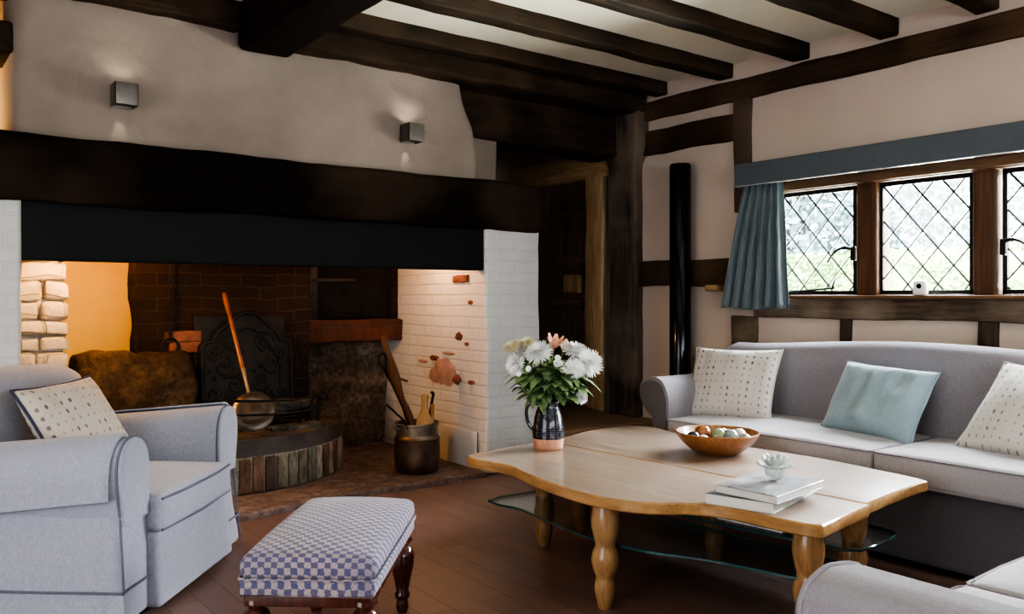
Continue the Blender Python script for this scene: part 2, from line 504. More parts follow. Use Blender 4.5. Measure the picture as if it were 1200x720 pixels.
# floor
g = G('floor_boards')
v = g.vec()
x, y, z = g.sep(v)[:3]
bt = g.node('ShaderNodeTexBrick', {'Vector': g.comb(y, x), 'Color1': (.15, .09, .076, 1), 'Color2': (.20, .125, .105, 1), 'Mortar': (.02, .011, .007, 1), 'Scale': 1.,
                                   'Mortar Size': .0018, 'Mortar Smooth': .2, 'Bias': 0., 'Brick Width': .62, 'Row Height': .115}, offset=.37)
n1 = g.noise(g.vec(scale=(14, 1.6, 1)), 1., 7, .6, .4); n2 = g.noise(v, 1.3, 3)
col = g.mix(g.ramp(n1, [(.3, .65), (.65, 0.)]), bt.outputs[0], (.085, .049, .042))
col = g.mix(g.ramp(n2, [(.4, 0.), (.7, .4)]), col, (.19, .11, .088))
g.set(color=col, rough=g.ramp(n1, [(.3, .34), (.7, .5)]), spec=.5)
g.bump(g.math('SUBTRACT', g.math('MULTIPLY', n1, .35), bt.outputs[1]), .25, .004)
M['floor'] = g.m
struct('floor', box((-2.2, -2.8, -.12), (WX + .15, 6.2, 0), 0, 1.0), M['floor'])
struct('ceiling', box((-2.2, -2.8, CZ), (WX + .15, 6.2, CZ + .1), 0, 1.0), M['ceiling'])

# window wall, with the window opening left free
bm = B()
for lo, hi in (((WX, -2.8, 0), (WX + .15, 4.44, 1.088)), ((WX, 5.40, 0), (WX + .15, 6.0, .985)), ((WX + .06, 4.44, 0), (WX + .15, 5.4, .985)), ((WX, -2.8, 1.088), (WX + .15, .48, 1.80)), ((WX, 3.16, 1.088), (WX + .15, 4.44, 1.80)),
               ((WX, -2.8, 1.80), (WX + .15, 4.44, CZ)), ((WX, 5.40, .985), (WX + .15, 6.0, CZ)), ((WX, 4.44, 2.2), (WX + .15, 5.4, CZ)),
               ((WX + .06, 4.44, .985), (WX + .15, 5.4, 2.2))):
    rbox(bm, lo, hi, 0, .5)
struct('wall_right', bm, M['plaster_wall'])
# near wall (behind the viewer) with a wide window opening, and the other side
bm = B()
for lo, hi in (((-2.2, -2.8, 0), (WX, -2.65, .9)), ((-2.2, -2.8, 2.0), (WX, -2.65, CZ)), ((-2.2, -2.8, .9), (-.9, -2.65, 2.0)), ((3.3, -2.8, .9), (WX, -2.65, 2.0))):
    rbox(bm, lo, hi, 0, .8)
struct('wall_near', bm, M['plaster_wall'])
struct('wall_left', box((-2.35, -2.8, 0), (-2.2, 6.2, CZ), 0, 1.), M['plaster_wall'])
struct('wall_back', box((-2.2, 5.95, 0), (WX, 6.1, CZ), 0, 1.), M['plaster_wall'])

# chimney breast above the mantel, its free edge curving away from the beam
def breast():
    bm = B()
    zs = [1.775, 1.86, 1.977, 2.05, 2.13, 2.20, 2.275, 2.33, 2.40, 2.48, CZ]
    xr_k = [(1.775, 2.945), (1.977, 2.94), (2.13, 2.906), (2.275, 2.835), (2.386, 2.812), (CZ, 2.80)]
    def xr(z):
        for (a, xa), (b, xb) in zip(xr_k, xr_k[1:]):
            if z <= b: return xa + (xb - xa) * (z - a) / (b - a)
        return xr_k[-1][1]
    NZ, NX = 40, 90
    rows = []
    for j in range(NZ + 1):
        z = 1.775 + (CZ - 1.775) * j / NZ
        row = []
        x1 = xr(z); x0 = .455 + .012 * noise.noise(V((0, 3, z * 5)))
        for i in range(NX + 1):
            t = i / NX
            x = x0 + (x1 - x0) * t
            yy = 4.215
            ed = min((x - x0), (x1 - x))
            if ed < .05: yy += .05 * (1 - ed / .05) ** 2      # softened plaster arris
            p = V((x, yy, z))
            p.y += noise.noise(p * 2.1) * .026 + noise.noise(V((p.x * 4.5 + p.z * 3, 1, p.z * 8))) * .010 + noise.noise(V((p.x * 9 - p.z * 5, 3, p.z * 16))) * .004
            row.append(bm.verts.new(p))
        row.insert(0, bm.verts.new((x0, 4.75, z)))
        row.append(bm.verts.new((x1, 4.75, z)))
        rows.append(row)
    for a, b in zip(rows, rows[1:]):
        for i in range(len(a) - 1):
            bm.faces.new((a[i], a[i + 1], b[i + 1], b[i]))
    return bm
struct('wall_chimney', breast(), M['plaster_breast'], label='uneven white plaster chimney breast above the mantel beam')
struct('wall_chimney_light_block', box((.52, 4.78, 2.03), (2.78, 5.94, CZ), 0, .5), M['plaster_breast'])  # unseen block added to stop lamp light leaking behind the breast
struct('wall_pier_light_block', box((2.985, 4.50, 1.52), (3.165, 5.94, CZ), 0, .5), M['plaster_breast'])  # unseen block added over the pier, keeps lamp light out of the recess
struct('wall_recess', box((2.80, 4.36, 1.50), (3.17, 4.62, 2.16), .02, .06, amp=.008), M['plaster_breast'])
# piers either side of the hearth and the inside of the fireplace
struct('wall_pier', box((2.97, 4.2, 0), (3.39, 5.95, 1.56), .02, .12, amp=.010, freq=5),
       [M['white_brick_x']]).data.materials.append(M['white_brick_y'])
pier = bpy.data.objects['wall_pier']
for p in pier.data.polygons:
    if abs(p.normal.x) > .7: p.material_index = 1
bm = B()
rbox(bm, (-.6, 4.2, 0), (.49, 4.8, 1.56), .02, .12, amp=.008, freq=5)
struct('wall_pier_left', bm, M['white_brick_x'])
bm = B()
rbox(bm, (-.6, 4.83, 0), (.752, 5.3, 1.9), .02, .08, amp=.01, freq=6, seed=3)
rz = .42; kk = 0
while rz < 1.5:
    hh = RND.uniform(.065, .105); rx = .40 + RND.uniform(0, .08)
    while rx < .74:
        ww = RND.uniform(.09, .22)
        x1_ = min(rx + ww, .775)
        if .775 - x1_ < .05: x1_ = .775
        rbox(bm, (rx, 4.775 + RND.uniform(0, .03), rz), (x1_ - .008, 4.9, rz + hh - .008), .02, .035, amp=.012, freq=9, seed=kk); kk += 1
        rx = x1_
        if rx >= .77: break
    rz += hh
struct('wall_inglenook_left', bm, M['white_rubble_x'], label='white painted rubble stone inside the fireplace')
struct('wall_niche', box((.55, 5.3, .5), (1.5, 5.5, 1.9), 0, .08, amp=.02, freq=4), M['niche'], label='smooth plastered bay inside the fireplace')
bm = B()
rbox(bm, (1.17, 5.12, .30), (2.22, 5.42, 1.95), .015, .06, amp=.018, freq=6, seed=5)
struct('wall_fireback', bm, M['soot_brick'], label='sooty brick back of the fireplace')
struct('wall_fireback_right', box((2.14, 5.48, 0), (2.99, 5.70, .86), .01, .05, amp=.05, freq=5, seed=9), M['stone_grey'])
bm = B(); rbox(bm, (2.24, 5.30, .945), (2.975, 5.7, 1.95), .012, .08, amp=.008)
struct('wall_oven_side', bm, M['soot_brick'])
struct('wall_brick_course', box((2.20, 5.24, .79), (2.975, 5.66, .945), .012, .05, amp=.008, freq=9), M['red_brick'], label='course of upright red bricks')
struct('wall_flue', box((.50, 4.46, 1.95), (2.97, 5.95, 2.02), 0, .5), M['soot_brick'])
# exposed bricks where the paint has gone, on the inner face of the pier
bm = B()
rbox(bm, (2.952, 4.385, 1.192), (2.985, 4.56, 1.238), .006, .03, amp=.006, freq=14, seed=1)
for k, (y, z, dy, dz, mi) in enumerate(((4.675, .60, .115, .085, 1), (4.79, .575, .06, .05, 1), (4.50, .845, .035, .026, 0), (4.41, .80, .02, .012, 0),
                           (4.53, .565, .045, .032, 0), (4.37, 1.065, .022, .014, 0), (4.80, .69, .05, .018, 0), (4.62, .73, .06, .012, 1), (4.36, .56, .03, .012, 0),
                           (4.95, .66, .05, .012, 1))):
    icos(bm, (2.968, y, z), 1, 3, (.012, dy * 1.15, dz), .42, 2.4, k, mi)
mesh('exposed_brick', bm, [M['brick_red'], M['brick_pink']], pier)['kind'] = 'stuff'

# hearth slab in front of and under the fire
hs = spline([(.55, 4.02, 0), (1.2, 4.03, 0), (1.75, 4.13, 0), (2.1, 4.16, 0), (2.6, 4.15, 0), (2.95, 4.165, 0)], 10)
hs = [(p.x, p.y + noise.noise(p * 9) * .012) for p in hs]
bm = slab(B(), hs + [(2.97, 5.6), (.55, 5.3)], -.01, .032, .006)
struct('floor_hearth', bm, M['stone_hearth'], label='worn red tile hearth edge on the floor')
# raised step in front of the old door
struct('floor_step', box((3.40, 4.02, 0), (4.31, 5.94, .25), .015, .12, amp=.006), M['step'], label='raised wooden threshold in front of the plank door')

# ------------------------------------------------------------------ timbers
def timber(lo, hi, amp=.010, r=.02, step=.10, seed=0, freq=3.5, fn=None):
    return box(lo, hi, r, step, amp=amp, freq=freq, seed=seed, fn=fn)

def beam(name, bm, mat, label, group=None):
    return tag(mesh(name, bm, mat), label, 'beam', group)

beam('mantel_beam', timber((-.62, 4.155, 1.515), (3.37, 4.50, 1.815), .020, .03, .07, 2, 2.2), M['oak_mantel'],
     'massive blackened oak mantel beam spanning the wide fireplace')
beam('spine_beam', timber((1.43, -2.64, 2.345), (1.70, 4.205, CZ + .02), .010, .03, .12, 4), M['oak_dark_y'],
     'deep dark oak ceiling beam running into the chimney breast', None)
JY = [(3.97, 'end beside the corner post'), (3.43, 'second from the chimney breast'), (2.885, 'third from the chimney breast, above the curtain pelmet'), (2.355, 'fourth from the chimney breast'),
      (1.855, 'fifth from the chimney breast, only its end in view'), (1.33, None), (.8, None), (.27, None), (-.26, None), (-.8, None), (-1.35, None), (-1.9, None)]
JL = ['dark oak ceiling joist closest to the chimney breast, ending over the corner post',
      'dark oak ceiling joist, second from the chimney breast',
      'dark oak ceiling joist, third from the chimney breast',
      'dark oak ceiling joist, fourth from the chimney breast',
      'dark oak ceiling joist farthest from the chimney, only its wall end showing']
for i, y in enumerate([3.985, 3.43, 2.885, 2.355, 1.855]):
    beam('ceiling_joist', timber((1.69, y - .055, 2.483), (WX - .004, y + .055, CZ + .01), .008, .012, .09, 20 + i), M['oak_joist'], JL[i], 'ceiling joists')
for y in (3.4, 2.8):
    struct('trim_7', timber((-.6, y - .05, 2.483), (1.44, y + .05, CZ + .01), .008, .012, .12, 40 + y), M['oak_joist'])
beam('chimney_plate_beam', timber((1.69, 4.10, 2.385), (4.28, 4.45, CZ + .01), .016, .025, .08, 6), M['oak_dark'],
     'brown oak beam along the ceiling over the chimney breast')
beam('chimney_plate_beam', timber((-.6, 4.13, 2.435), (1.44, 4.4, CZ + .01), .016, .02, .08, 7), M['oak_dark'],
     'dark oak beam along the ceiling above the first wall light')
beam('doorway_beam', timber((2.83, 4.30, 2.10), (4.24, 4.62, 2.385), .014, .03, .08, 8), M['oak_dark'],
     'heavy black oak beam above the old door recess')
# corner post with its swollen head
bm = B()
def post_fn(p):
    k = min(1, max(0, (p.z - 2.02) / .10))
    return (p.x - .055 * k * (1 if p.x < 4.3 else 0), p.y - .06 * k * (1 if p.y < 4.3 else 0), p.z)
rbox(bm, (4.225, 4.17, .25), (4.45, 4.44, 2.40), .018, .06, amp=.012, freq=3, seed=12, fn=post_fn)
struct('trim_1', bm, M['post'], label='dark oak corner post with a swollen head')
# timber framing of the window wall
def frame_timber(n, lo, hi, mat, seed, label, fn=None, amp=.010):
    struct('trim_%d' % n, timber(lo, hi, amp, .012, .07, seed, 3., fn), M[mat], label=label)
frame_timber(2, (WX - .04, -2.6, 2.328), (WX + .04, 4.2, 2.458), 'oak_wall_y', 13, 'long oak wall plate below the ceiling')
frame_timber(3, (WX - .03, 3.235, 1.62), (WX + .03, 3.36, 2.34), 'oak_wall_z', 14, 'short upright oak stud above the curtain')
frame_timber(4, (WX - .03, 3.35, 2.09), (WX + .03, 4.18, 2.255), 'oak_wall_y', 15, 'oak rail between corner post and stud', amp=.014)
frame_timber(5, (WX - .03, 3.20, 1.17), (WX + .03, 4.18, 1.345), 'oak_wall_y', 16, 'oak rail behind the black column', amp=.016)
frame_timber(6, (WX - .035, .4, .975), (WX + .03, 3.20, 1.092), 'oak_rough_y', 17, 'weathered oak sill beam under the window', amp=.014)
for k, (a, b) in enumerate(((3.195, 3.385), (2.568, 2.632), (1.805, 1.90), (1.05, 1.15))):
    frame_timber(8 + k, (WX - .028, a, .0), (WX + .03, b, .985), 'oak_rough_y' if k == 0 else 'oak_wall_z', 18 + k, None)
struct('trim_12', box((WX - .07, -.5, .79), (WX, 2.93, .832), .006, .3), M['pale_trim'], label='pale ledge behind the sofa')
struct('trim_14', box((WX - .10, 3.44, 1.135), (WX - .02, 3.53, 1.175), .008, .03, amp=.004), M['oak_honey_y'], label='small wooden peg in the wall beside the curtain')
# dark bracket and lamplit return at the far end of the chimney breast
struct('trim_13', timber((.05, 4.25, 2.17), (.47, 4.6, 2.31), .012, .02, .06, 31), M['oak_dark'])
struct('wall_stair', box((-.9, 4.95, 1.8), (.46, 5.05, CZ), .0, .2), M['niche'])

# ------------------------------------------------------------------ plank door in the recess
d = thing('door_1', 'dark old plank door in a worn oak frame', None, kind='structure')
mesh('door_frame', timber((4.25, 4.535, .25), (4.40, 4.73, 2.05), .014, .02, .06, 33), M['oak_honey_z'], d)
mesh('door_lintel', timber((4.25, 4.50, 1.985), (4.40, 5.70, 2.205), .014, .03, .06, 34), M['oak_honey_y'], d)
bm = B()
for k in range(5):
    y0 = 4.735 + k * .165
    rbox(bm, (4.305, y0, .26), (4.345, y0 + .161, 1.99), .004, .2, amp=.002, seed=k)
leaf = mesh('door_leaf', bm, M['door'], d)
bm = B()
for z0, h in ((1.70, .055), (1.32, .09), (1.02, .05), (.72, .05)):
    rbox(bm, (4.285, 4.74, z0), (4.31, 5.56, z0 + h), .006, .1, amp=.002, seed=z0)
mesh('door_ledge', bm, M['door'], leaf)
mesh('door_lock', box((4.27, 4.82, 1.13), (4.31, 5.0, 1.27), .006, .05), M['oak_honey_z'], leaf)
bm = B()
rbox(bm, (4.268, 4.70, 1.30), (4.30, 4.78, 1.36), .006, .03); rbox(bm, (4.268, 4.70, 1.00), (4.30, 4.78, 1.06), .006, .03)
tube(bm, [(4.262, 4.745, 1.36), (4.25, 4.745, 1.30), (4.262, 4.745, 1.24)], .006)
mesh('door_latch', bm, M['iron'], leaf)
bm = B()
rbox(bm, (4.27, 4.45, .25), (4.38, 4.485, 2.09), .008, .2); rbox(bm, (4.285, 4.485, .25), (4.38, 4.515, 2.09), .008, .2); rbox(bm, (4.265, 4.515, .25), (4.38, 4.535, 2.09), .006, .2)
M['moulding'] = wood('moulding_wood', (.10, .075, .055), (.30, .235, .18), 2, 1.4, .8, .6)
mesh('door_moulding', bm, M['moulding'], d)

# ------------------------------------------------------------------ window
w = thing('window_1', 'long low leaded casement window with oak mullions', None, kind='structure')
bm = B()
rbox(bm, (WX - .035, .48, 1.715), (WX + .12, 3.16, 1.80), .008, .3)
rbox(bm, (WX - .01, .48, 1.09), (WX + .12, 3.16, 1.113), .004, .3)
for a, b in ((3.08, 3.16), (2.417, 2.535), (1.812, 1.922), (1.172, 1.285), (.48, .655)):
    rbox(bm, (WX - .02, a, 1.10), (WX + .12, b, 1.73), .012, .2)
mesh('window_frame', bm, M['window_oak'], w)
mesh('window_head', box((WX - .05, .48, 1.722), (WX - .03, 3.12, 1.80), .005, .3), M['window_oak_y'], w)
mesh('window_sill', box((WX - .11, .42, 1.088), (WX + .0, 2.90, 1.108), .007, .3), M['window_oak_y'], w)
LX = WX + .03
def casement(y0, y1, latch_at, stay):
    z0, z1 = 1.113, 1.715
    bm = B()
    t = .022
    for lo, hi in (((LX - .012, y0, z0), (LX + .012, y0 + t, z1)), ((LX - .012, y1 - t, z0), (LX + .012, y1, z1)),
                   ((LX - .012, y0, z0), (LX + .012, y1, z0 + t)), ((LX - .012, y0, z1 - t), (LX + .012, y1, z1))):
        rbox(bm, lo, hi, .003, .3)
    c = mesh('casement', bm, M['iron'], w)
    bm = B(); a, b = y0 + t, y1 - t
    vs = [bm.verts.new(p) for p in ((LX, a, z0 + t), (LX, b, z0 + t), (LX, b, z1 - t), (LX, a, z1 - t))]
    bm.faces.new(vs)
    mesh('glass_pane', bm, M['pane'], c)
    # diamond leads: two families of lines clipped to the pane
    bm = B()
    DW, DH = .158, .186
    zc0, zc1 = z0 + t, z1 - t
    for sgn in (1, -1):
        for k in range(-8, 14):
            # z = zc0 + sgn*DH/DW*(y-a) + k*DH
            pts = []
            for yy in (a, b):
                zz = zc0 + sgn * DH / DW * (yy - a) + k * DH + .03
                pts.append((yy, zz))
            (ya, za), (yb, zb) = pts
            def clip(ya, za, yb, zb):
                t0, t1 = 0., 1.
                dz = zb - za
                for lim, s in ((zc0, 1), (zc1, -1)):
                    qa, qb = s * (za - lim), s * (zb - lim)
                    if qa < 0 and qb < 0: return None
                    if qa < 0: t0 = max(t0, qa / (qa - qb))
                    elif qb < 0: t1 = min(t1, qa / (qa - qb))
                if t1 - t0 < .02: return None
                f = lambda t: (LX, ya + (yb - ya) * t, za + dz * t)
                return f(t0), f(t1)
            c2 = clip(ya, za, yb, zb)
            if c2: tube(bm, list(c2), .0055, 5)
    mesh('lead_lattice', bm, M['lead'], c)
    bm = B()
    if latch_at is not None:
        s = 1 if latch_at < (y0 + y1) / 2 else -1
        rbox(bm, (LX - .035, latch_at - .014, 1.30), (LX - .01, latch_at + .014, 1.38), .005, .03)
        tube(bm, spline([(LX - .03, latch_at, 1.365), (LX - .045, latch_at + s * .05, 1.372), (LX - .045, latch_at + s * .10, 1.35), (LX - .045, latch_at + s * .145, 1.295)], 6), [.011] * 7 + [.008] * 6 + [.006] * 6, 8)
        mesh('latch', bm, M['iron'], c)
    else: bm.free()
    if stay:
        bm = B()
        tube(bm, [(LX - .03, y1 - .10, 1.128), (LX - .045, (y0 + y1) / 2, 1.138), (LX - .03, y0 + .12, 1.15)], .006, 6)
        tube(bm, [(LX - .03, y0 + .14, 1.14), (LX - .045, y0 + .11, 1.20)], .006, 6)
        tube(bm, [(LX - .03, y1 - .08, 1.122), (LX - .03, y1 - .16, 1.13)], .011, 6)
        mesh('window_stay', bm, M['iron'], c)
casement(2.555, 3.08, 2.568, True)
casement(1.932, 2.425, None, False)
casement(1.297, 1.800, 1.79, False)
casement(.66, 1.165, .68, True)
# second window: the opening behind the viewer
w2 = thing('window_2', 'wide window opening in the near wall', None, kind='structure')
bm = B()
for lo, hi in (((-.9, -2.79, .9), (3.3, -2.64, .95)), ((-.9, -2.79, 1.95), (3.3, -2.64, 2.0)), ((-.9, -2.79, .9), (-.84, -2.64, 2.0)), ((3.24, -2.79, .9), (3.3, -2.64, 2.0)), ((1.17, -2.79, .9), (1.23, -2.64, 2.0))):
    rbox(bm, lo, hi, .005, .5)
mesh('window_frame', bm, M['window_oak'], w2)

# pelmet and curtain
t = thing('pelmet', 'long slate blue fabric pelmet above the leaded window', 'pelmet')
bm = B()
rbox(bm, (4.155, .35, 1.768), (4.18, 3.262, 1.893), .004, .3)
rbox(bm, (4.18, 3.236, 1.768), (WX - .035, 3.262, 1.893), .004, .3)
mesh('pelmet_board', bm, M['pelmet'], t)
mesh('pelmet_top', box((4.158, .35, 1.886), (WX, 3.26, 1.905), .003, .3), M['pelmet'], t)
bm = B()
tube(bm, [(4.153, .36, 1.768), (4.153, 3.262, 1.768)], .004, 6)
mesh('pelmet_piping', bm, M['cover_art'], t)
bm = B()
NU, NV = 90, 26
rows = []
for j in range(NV + 1):
    s = j / NV                       # 0 top, 1 bottom
    zz = 1.80 + (1.028 - 1.80) * s
    ya = 2.955 - .035 * s
    yb = 3.225 + .175 * s ** .8
    row = []
    for i in range(NU + 1):
        q = i / NU
        yy = ya + (yb - ya) * q + .006 * math.sin(q * 40)
        ph = q * 2 * PI * 6.3 + .8 * math.sin(3 * q + 2 * s)
        am = (.012 + .020 * s)
        xx = 4.215 - .012 * s + am * math.sin(ph) + .006 * math.sin(ph * 2 + 5 * s) + .008 * noise.noise(V((q * 4, s * 3, 2)))
        row.append(bm.verts.new((xx, yy, zz + .006 * math.sin(q * 9) * s)))
    rows.append(row)
for a, b in zip(rows, rows[1:]):
    for i in range(NU):
        bm.faces.new((a[i], a[i + 1], b[i + 1], b[i]))
cur = mesh('curtain', bm, M['curtain'])
so = cur.modifiers.new('thick', 'SOLIDIFY'); so.thickness = .003
tag(cur, 'short pleated blue grey curtain hanging at the end of the window', 'curtain')
# small white device on the sill
t = thing('sill_sensor', 'small white device standing on the window sill', 'device', (4.235, 2.155, 1.108))
mesh('body', rbox(B(), (-.018, -.035, 0), (.018, .035, .075), .012, .02, fn=lambda p: (p.x, p.y * (1 - 3 * max(0, p.z - .035)), p.z)), M['white_plastic'], t)
mesh('lens', lathe(B(), [(.0, .003), (.012, .002), (.014, -.002)], 14, (-.019, 0, .046), (-1, 0, 0)), M['black_gloss'], t)

# tall black column in the corner
t = thing('column_lamp', 'tall glossy black tubular column standing in the corner behind the sofa arm', 'column lamp', (4.165, 3.70, 0))
mesh('tube', lathe(B(), [(.001, .02), (.07, .02), (.07, 1.955), (.064, 1.965), (.060, 1.93), (.001, 1.93)], 32), M['black_gloss'], t)
mesh('base', lathe(B(), [(.001, 0), (.10, 0), (.10, .015), (.09, .02), (.001, .02)], 32), M['black_gloss'], t)

# ------------------------------------------------------------------ wall lights
def sconce(x, z, label):
    t = thing('wall_light', label, 'wall light', (x, 4.19, z), 0, 'cube wall lights on the chimney breast')
    bm = B(); h = .05
    for lo, hi in (((-h, -.112, -h), (-h + .006, -.012, h)), ((h - .006, -.112, -h), (h, -.012, h)), ((-h, -.112, -h), (h, -.106, h)), ((-h, -.018, -h), (h, -.012, h))):
        rbox(bm, lo, hi, .0015, .1)
    mesh('housing', bm, M['sconce'], t)
    mesh('lens', box((-h + .007, -.105, -.028), (h - .007, -.02, -.022), .001, .1), M['white_plastic'], t)
    mesh('back_plate', box((-.04, -.013, -.03), (.04, .035, .04), .002, .1), M['sconce'], t)
    for nm, dz, rot, e, ang in (('up', .02, (math.radians(172), 0, 0), 1.4, 100), ('down', -.050, (math.radians(24), 0, 0), .9, 40)):
        l = bpy.data.lights.new('sconce_' + nm, 'SPOT'); l.energy = e; l.color = (1, .86, .66); l.spot_size = math.radians(ang); l.spot_blend = .9; l.shadow_soft_size = .006
        o = bpy.data.objects.new('sconce_' + nm, l); COL.objects.link(o); o.parent = t
        o.location = (0, -.045 if nm == 'up' else -.016, dz); o.rotation_euler = rot
sconce(.890, 2.022, 'small square metal wall light beside the spine beam, on the lower plaster of the breast')
sconce(2.405, 2.027, 'small square metal wall light near the curved end of the chimney breast')
bpy.data.objects['wall_light']['label'] = 'small dark cube wall light, the one nearer the armchair'
bpy.data.objects['wall_light.001']['label'] = 'small grey cube wall light near the curved edge of the plaster'

# ------------------------------------------------------------------ fireplace furnishings
t = thing('fireplace_hood', 'wide flat black canopy hanging under the mantel beam', 'fireplace hood')
mesh('hood_panel', box((.488, 4.222, 1.267), (2.965, 4.245, 1.57), .004, .2, amp=.002), M['hood'], t)
mesh('hood_lip', box((.488, 4.224, 1.262), (2.965, 4.30, 1.272), .003, .3), M['hood'], t)

# raised half-round hearth
t = thing('raised_hearth', 'raised half round brick hearth bound with an iron band', 'hearth')
cx, cy, RR = 1.60, 5.30, .83
a0 = math.atan2(4.80 - cy, 1.46 - cx) ; arc = []
a_start = -PI / 2 - .17; a_end = -.28
N = 60
top = [(cx + RR * math.cos(a_start + (a_end - a_start) * i / N), cy + RR * math.sin(a_start + (a_end - a_start) * i / N)) for i in range(N + 1)]
back = [(2.39, 5.12), (1.47, 5.12)]
mesh('hearth_top', slab(B(), [(cx + (x - cx) * .985, cy + (y - cy) * .985) for x, y in top] + back, .03, .318, .004), M['stone_top'], t)
bm = B()
rings = []
for i in range(N + 1):
    a = a_start + (a_end - a_start) * i / N
    c_, s_ = math.cos(a), math.sin(a)
    rings.append([V((cx + r * c_, cy + r * s_, z)) for r, z in ((RR - .012, .235), (RR + .012, .235), (RR + .012, .325), (RR - .012, .325))])
ring_loft(bm, rings)
mesh('iron_band', bm, M['iron_band'], t)
g = G('hearth_brick'); at = g.node('ShaderNodeAttribute', attribute_name='tone')
nn = g.noise(g.vec(scale=(1, 1, .4)), 24., 6, .65)
col = g.ramp(at.outputs[2], [(0., (.06, .045, .038)), (.3, (.23, .12, .075)), (.5, (.17, .17, .13)), (.75, (.36, .26, .19)), (1., (.34, .33, .29))])
g.set(color=g.mix(g.ramp(nn, [(.35, .75), (.65, 0.)]), col, (.03, .022, .018)), rough=.9, spec=.2); g.bump(nn, .7, .02); M['hearth_brick'] = g.m
bm = B(); lay = bm.faces.layers.float.new('tone')
NB = 17
for i in range(NB):
    da = (a_end - a_start) / NB
    aa, ab = a_start + da * (i + .09), a_start + da * (i + .91)
    ff = len(bm.faces)
    hgt = .228 + RND.uniform(-.008, .004)
    def fn(p, aa=aa, ab=ab):
        a = aa + (ab - aa) * p.x
        r = RR - .02 + p.y
        return (cx + r * math.cos(a), cy + r * math.sin(a), p.z)
    rbox(bm, (0, 0, .034), (1, .035, hgt), .012, .1, fn=fn)
    bm.faces.ensure_lookup_table()
    tone = RND.random()
    for f in bm.faces[ff:]: f[lay] = tone
o = mesh('hearth_bricks', bm, M['hearth_brick'], t); o.name = 'brick_facing'
bm = B(); rings = []
for i in range(N + 1):
    a = a_start + (a_end - a_start) * i / N
    rings.append([V((cx + r * math.cos(a), cy + r * math.sin(a), z)) for r, z in ((RR - .03, .034), (RR + .004, .034), (RR + .004, .236), (RR - .03, .236))])
ring_loft(bm, rings); M['mortar'] = stone('pale_mortar', (.22, .18, .14), (.32, .27, .21), (.40, .35, .28), 9., .01); mesh('mortar', bm, M['mortar'], t)

# stone bench and loose stones
tag(mesh('stone_block', box((.80, 4.87, .03), (1.44, 5.08, .79), .05, .035, amp=.035, freq=6, seed=3), M['stone_dark']),
    'great rough stone block below the lamplit plaster bay', 'stone')
tag(mesh('stone_ledge', box((.80, 4.66, .03), (1.40, 4.86, .34), .05, .06, amp=.03, freq=5, seed=8), M['stone_dark']),
    'low rough stone ledge under the great stone block', 'stone')
for k, (x, y, r) in enumerate(((.86, 4.74, .085), (1.03, 4.73, .095), (1.22, 4.74, .08))):
    bm = icos(B(), (x, y, .345 + r * .55), r, 3, (1.15, .9, .62), .35, 2.2, k)
    tag(mesh('hearth_stone', bm, M['stone_warm']), 'rough warm lit stone on the ledge, ' + ['nearest the white stonework', 'middle one of three', 'nearest the iron fireback'][k], 'stone', 'stones on the ledge behind the armchair')
# loose bricks beside the chain
for k, (x, z, w_) in enumerate(((1.42, .865, .20), (1.43, .80, .18))):
    tag(mesh('loose_brick', box((x - w_ / 2, 5.07, z - .032), (x + w_ / 2, 5.13, z + .032), .008, .04, amp=.006, seed=k), M['brick_red']),
        ['bare red brick jutting from the fireplace back, upper of two', 'bare red brick jutting from the fireplace back, lower of two'][k], 'brick')
# iron bread-oven door
t = thing('oven_door', 'black iron oven door in the side of the fireplace', 'oven door')
M['iron_matt'] = plain('sooty_iron', (.014, .012, .011), .85, 0, .35, 7, .4, spec=.15)
mesh('door_plate', box((2.30, 5.275, .955), (2.90, 5.30, 1.30), .004, .2, amp=.002), M['iron_matt'], t)
bm = B(); rbox(bm, (2.28, 5.268, .948), (2.34, 5.30, 1.32), .004, .2); rbox(bm, (2.30, 5.262, 1.20), (2.62, 5.28, 1.225), .003, .2); mesh('strap', bm, M['iron'], t)
# painted board against the pier's inner face
tag(mesh('painted_board', box((2.935, 4.275, .034), (2.955, 4.64, .262), .003, .1, amp=.002), M['white_plastic']).__class__ and bpy.data.objects['painted_board'],
    'flat pale painted board standing against the brick pier', 'board')
bpy.data.objects['painted_board'].data.materials[0] = plaster('board_paint', (.62, .585, .555), .04, .05)

# cast-iron fireback
t = thing('fireback', 'arched cast iron fireback with raised scrollwork', 'fireback', (1.775, 5.015, .32), 0)
t.rotation_euler = (math.radians(-3), 0, 0)
out = [(-.285, 0), (.285, 0), (.285, .49), (.26, .515), (.215, .52), (.19, .575), (.14, .61), (.095, .655), (.05, .685), (0, .695),
       (-.05, .685), (-.095, .655), (-.14, .61), (-.19, .575), (-.215, .52), (-.26, .515), (-.285, .49)]
bm = B(); ring_loft(bm, [[V((x, yy, z)) for x, z in out] for yy in (-.02, .015)])
mesh('plate', bm, M['iron_cast'], t, angle=30)
bm = B()
rim = [V((x * .95, -.026, .012 + z * .965)) for x, z in out]
tube(bm, rim + [rim[0]], .011, 7)
tube(bm, [V((x * .72, -.026, .05 + z * .78)) for x, z in out[1:]] , .008, 6)
mesh('raised_rim', bm, M['iron_cast'], t)
bm = B()
def scroll(c, r0, turns, a0, s):
    return [V((c[0] + s * (r0 * (1 - k / 40)) * math.cos(a0 + turns * 2 * PI * k / 40), -.026, c[1] + (r0 * (1 - k / 40)) * math.sin(a0 + turns * 2 * PI * k / 40))) for k in range(36)]
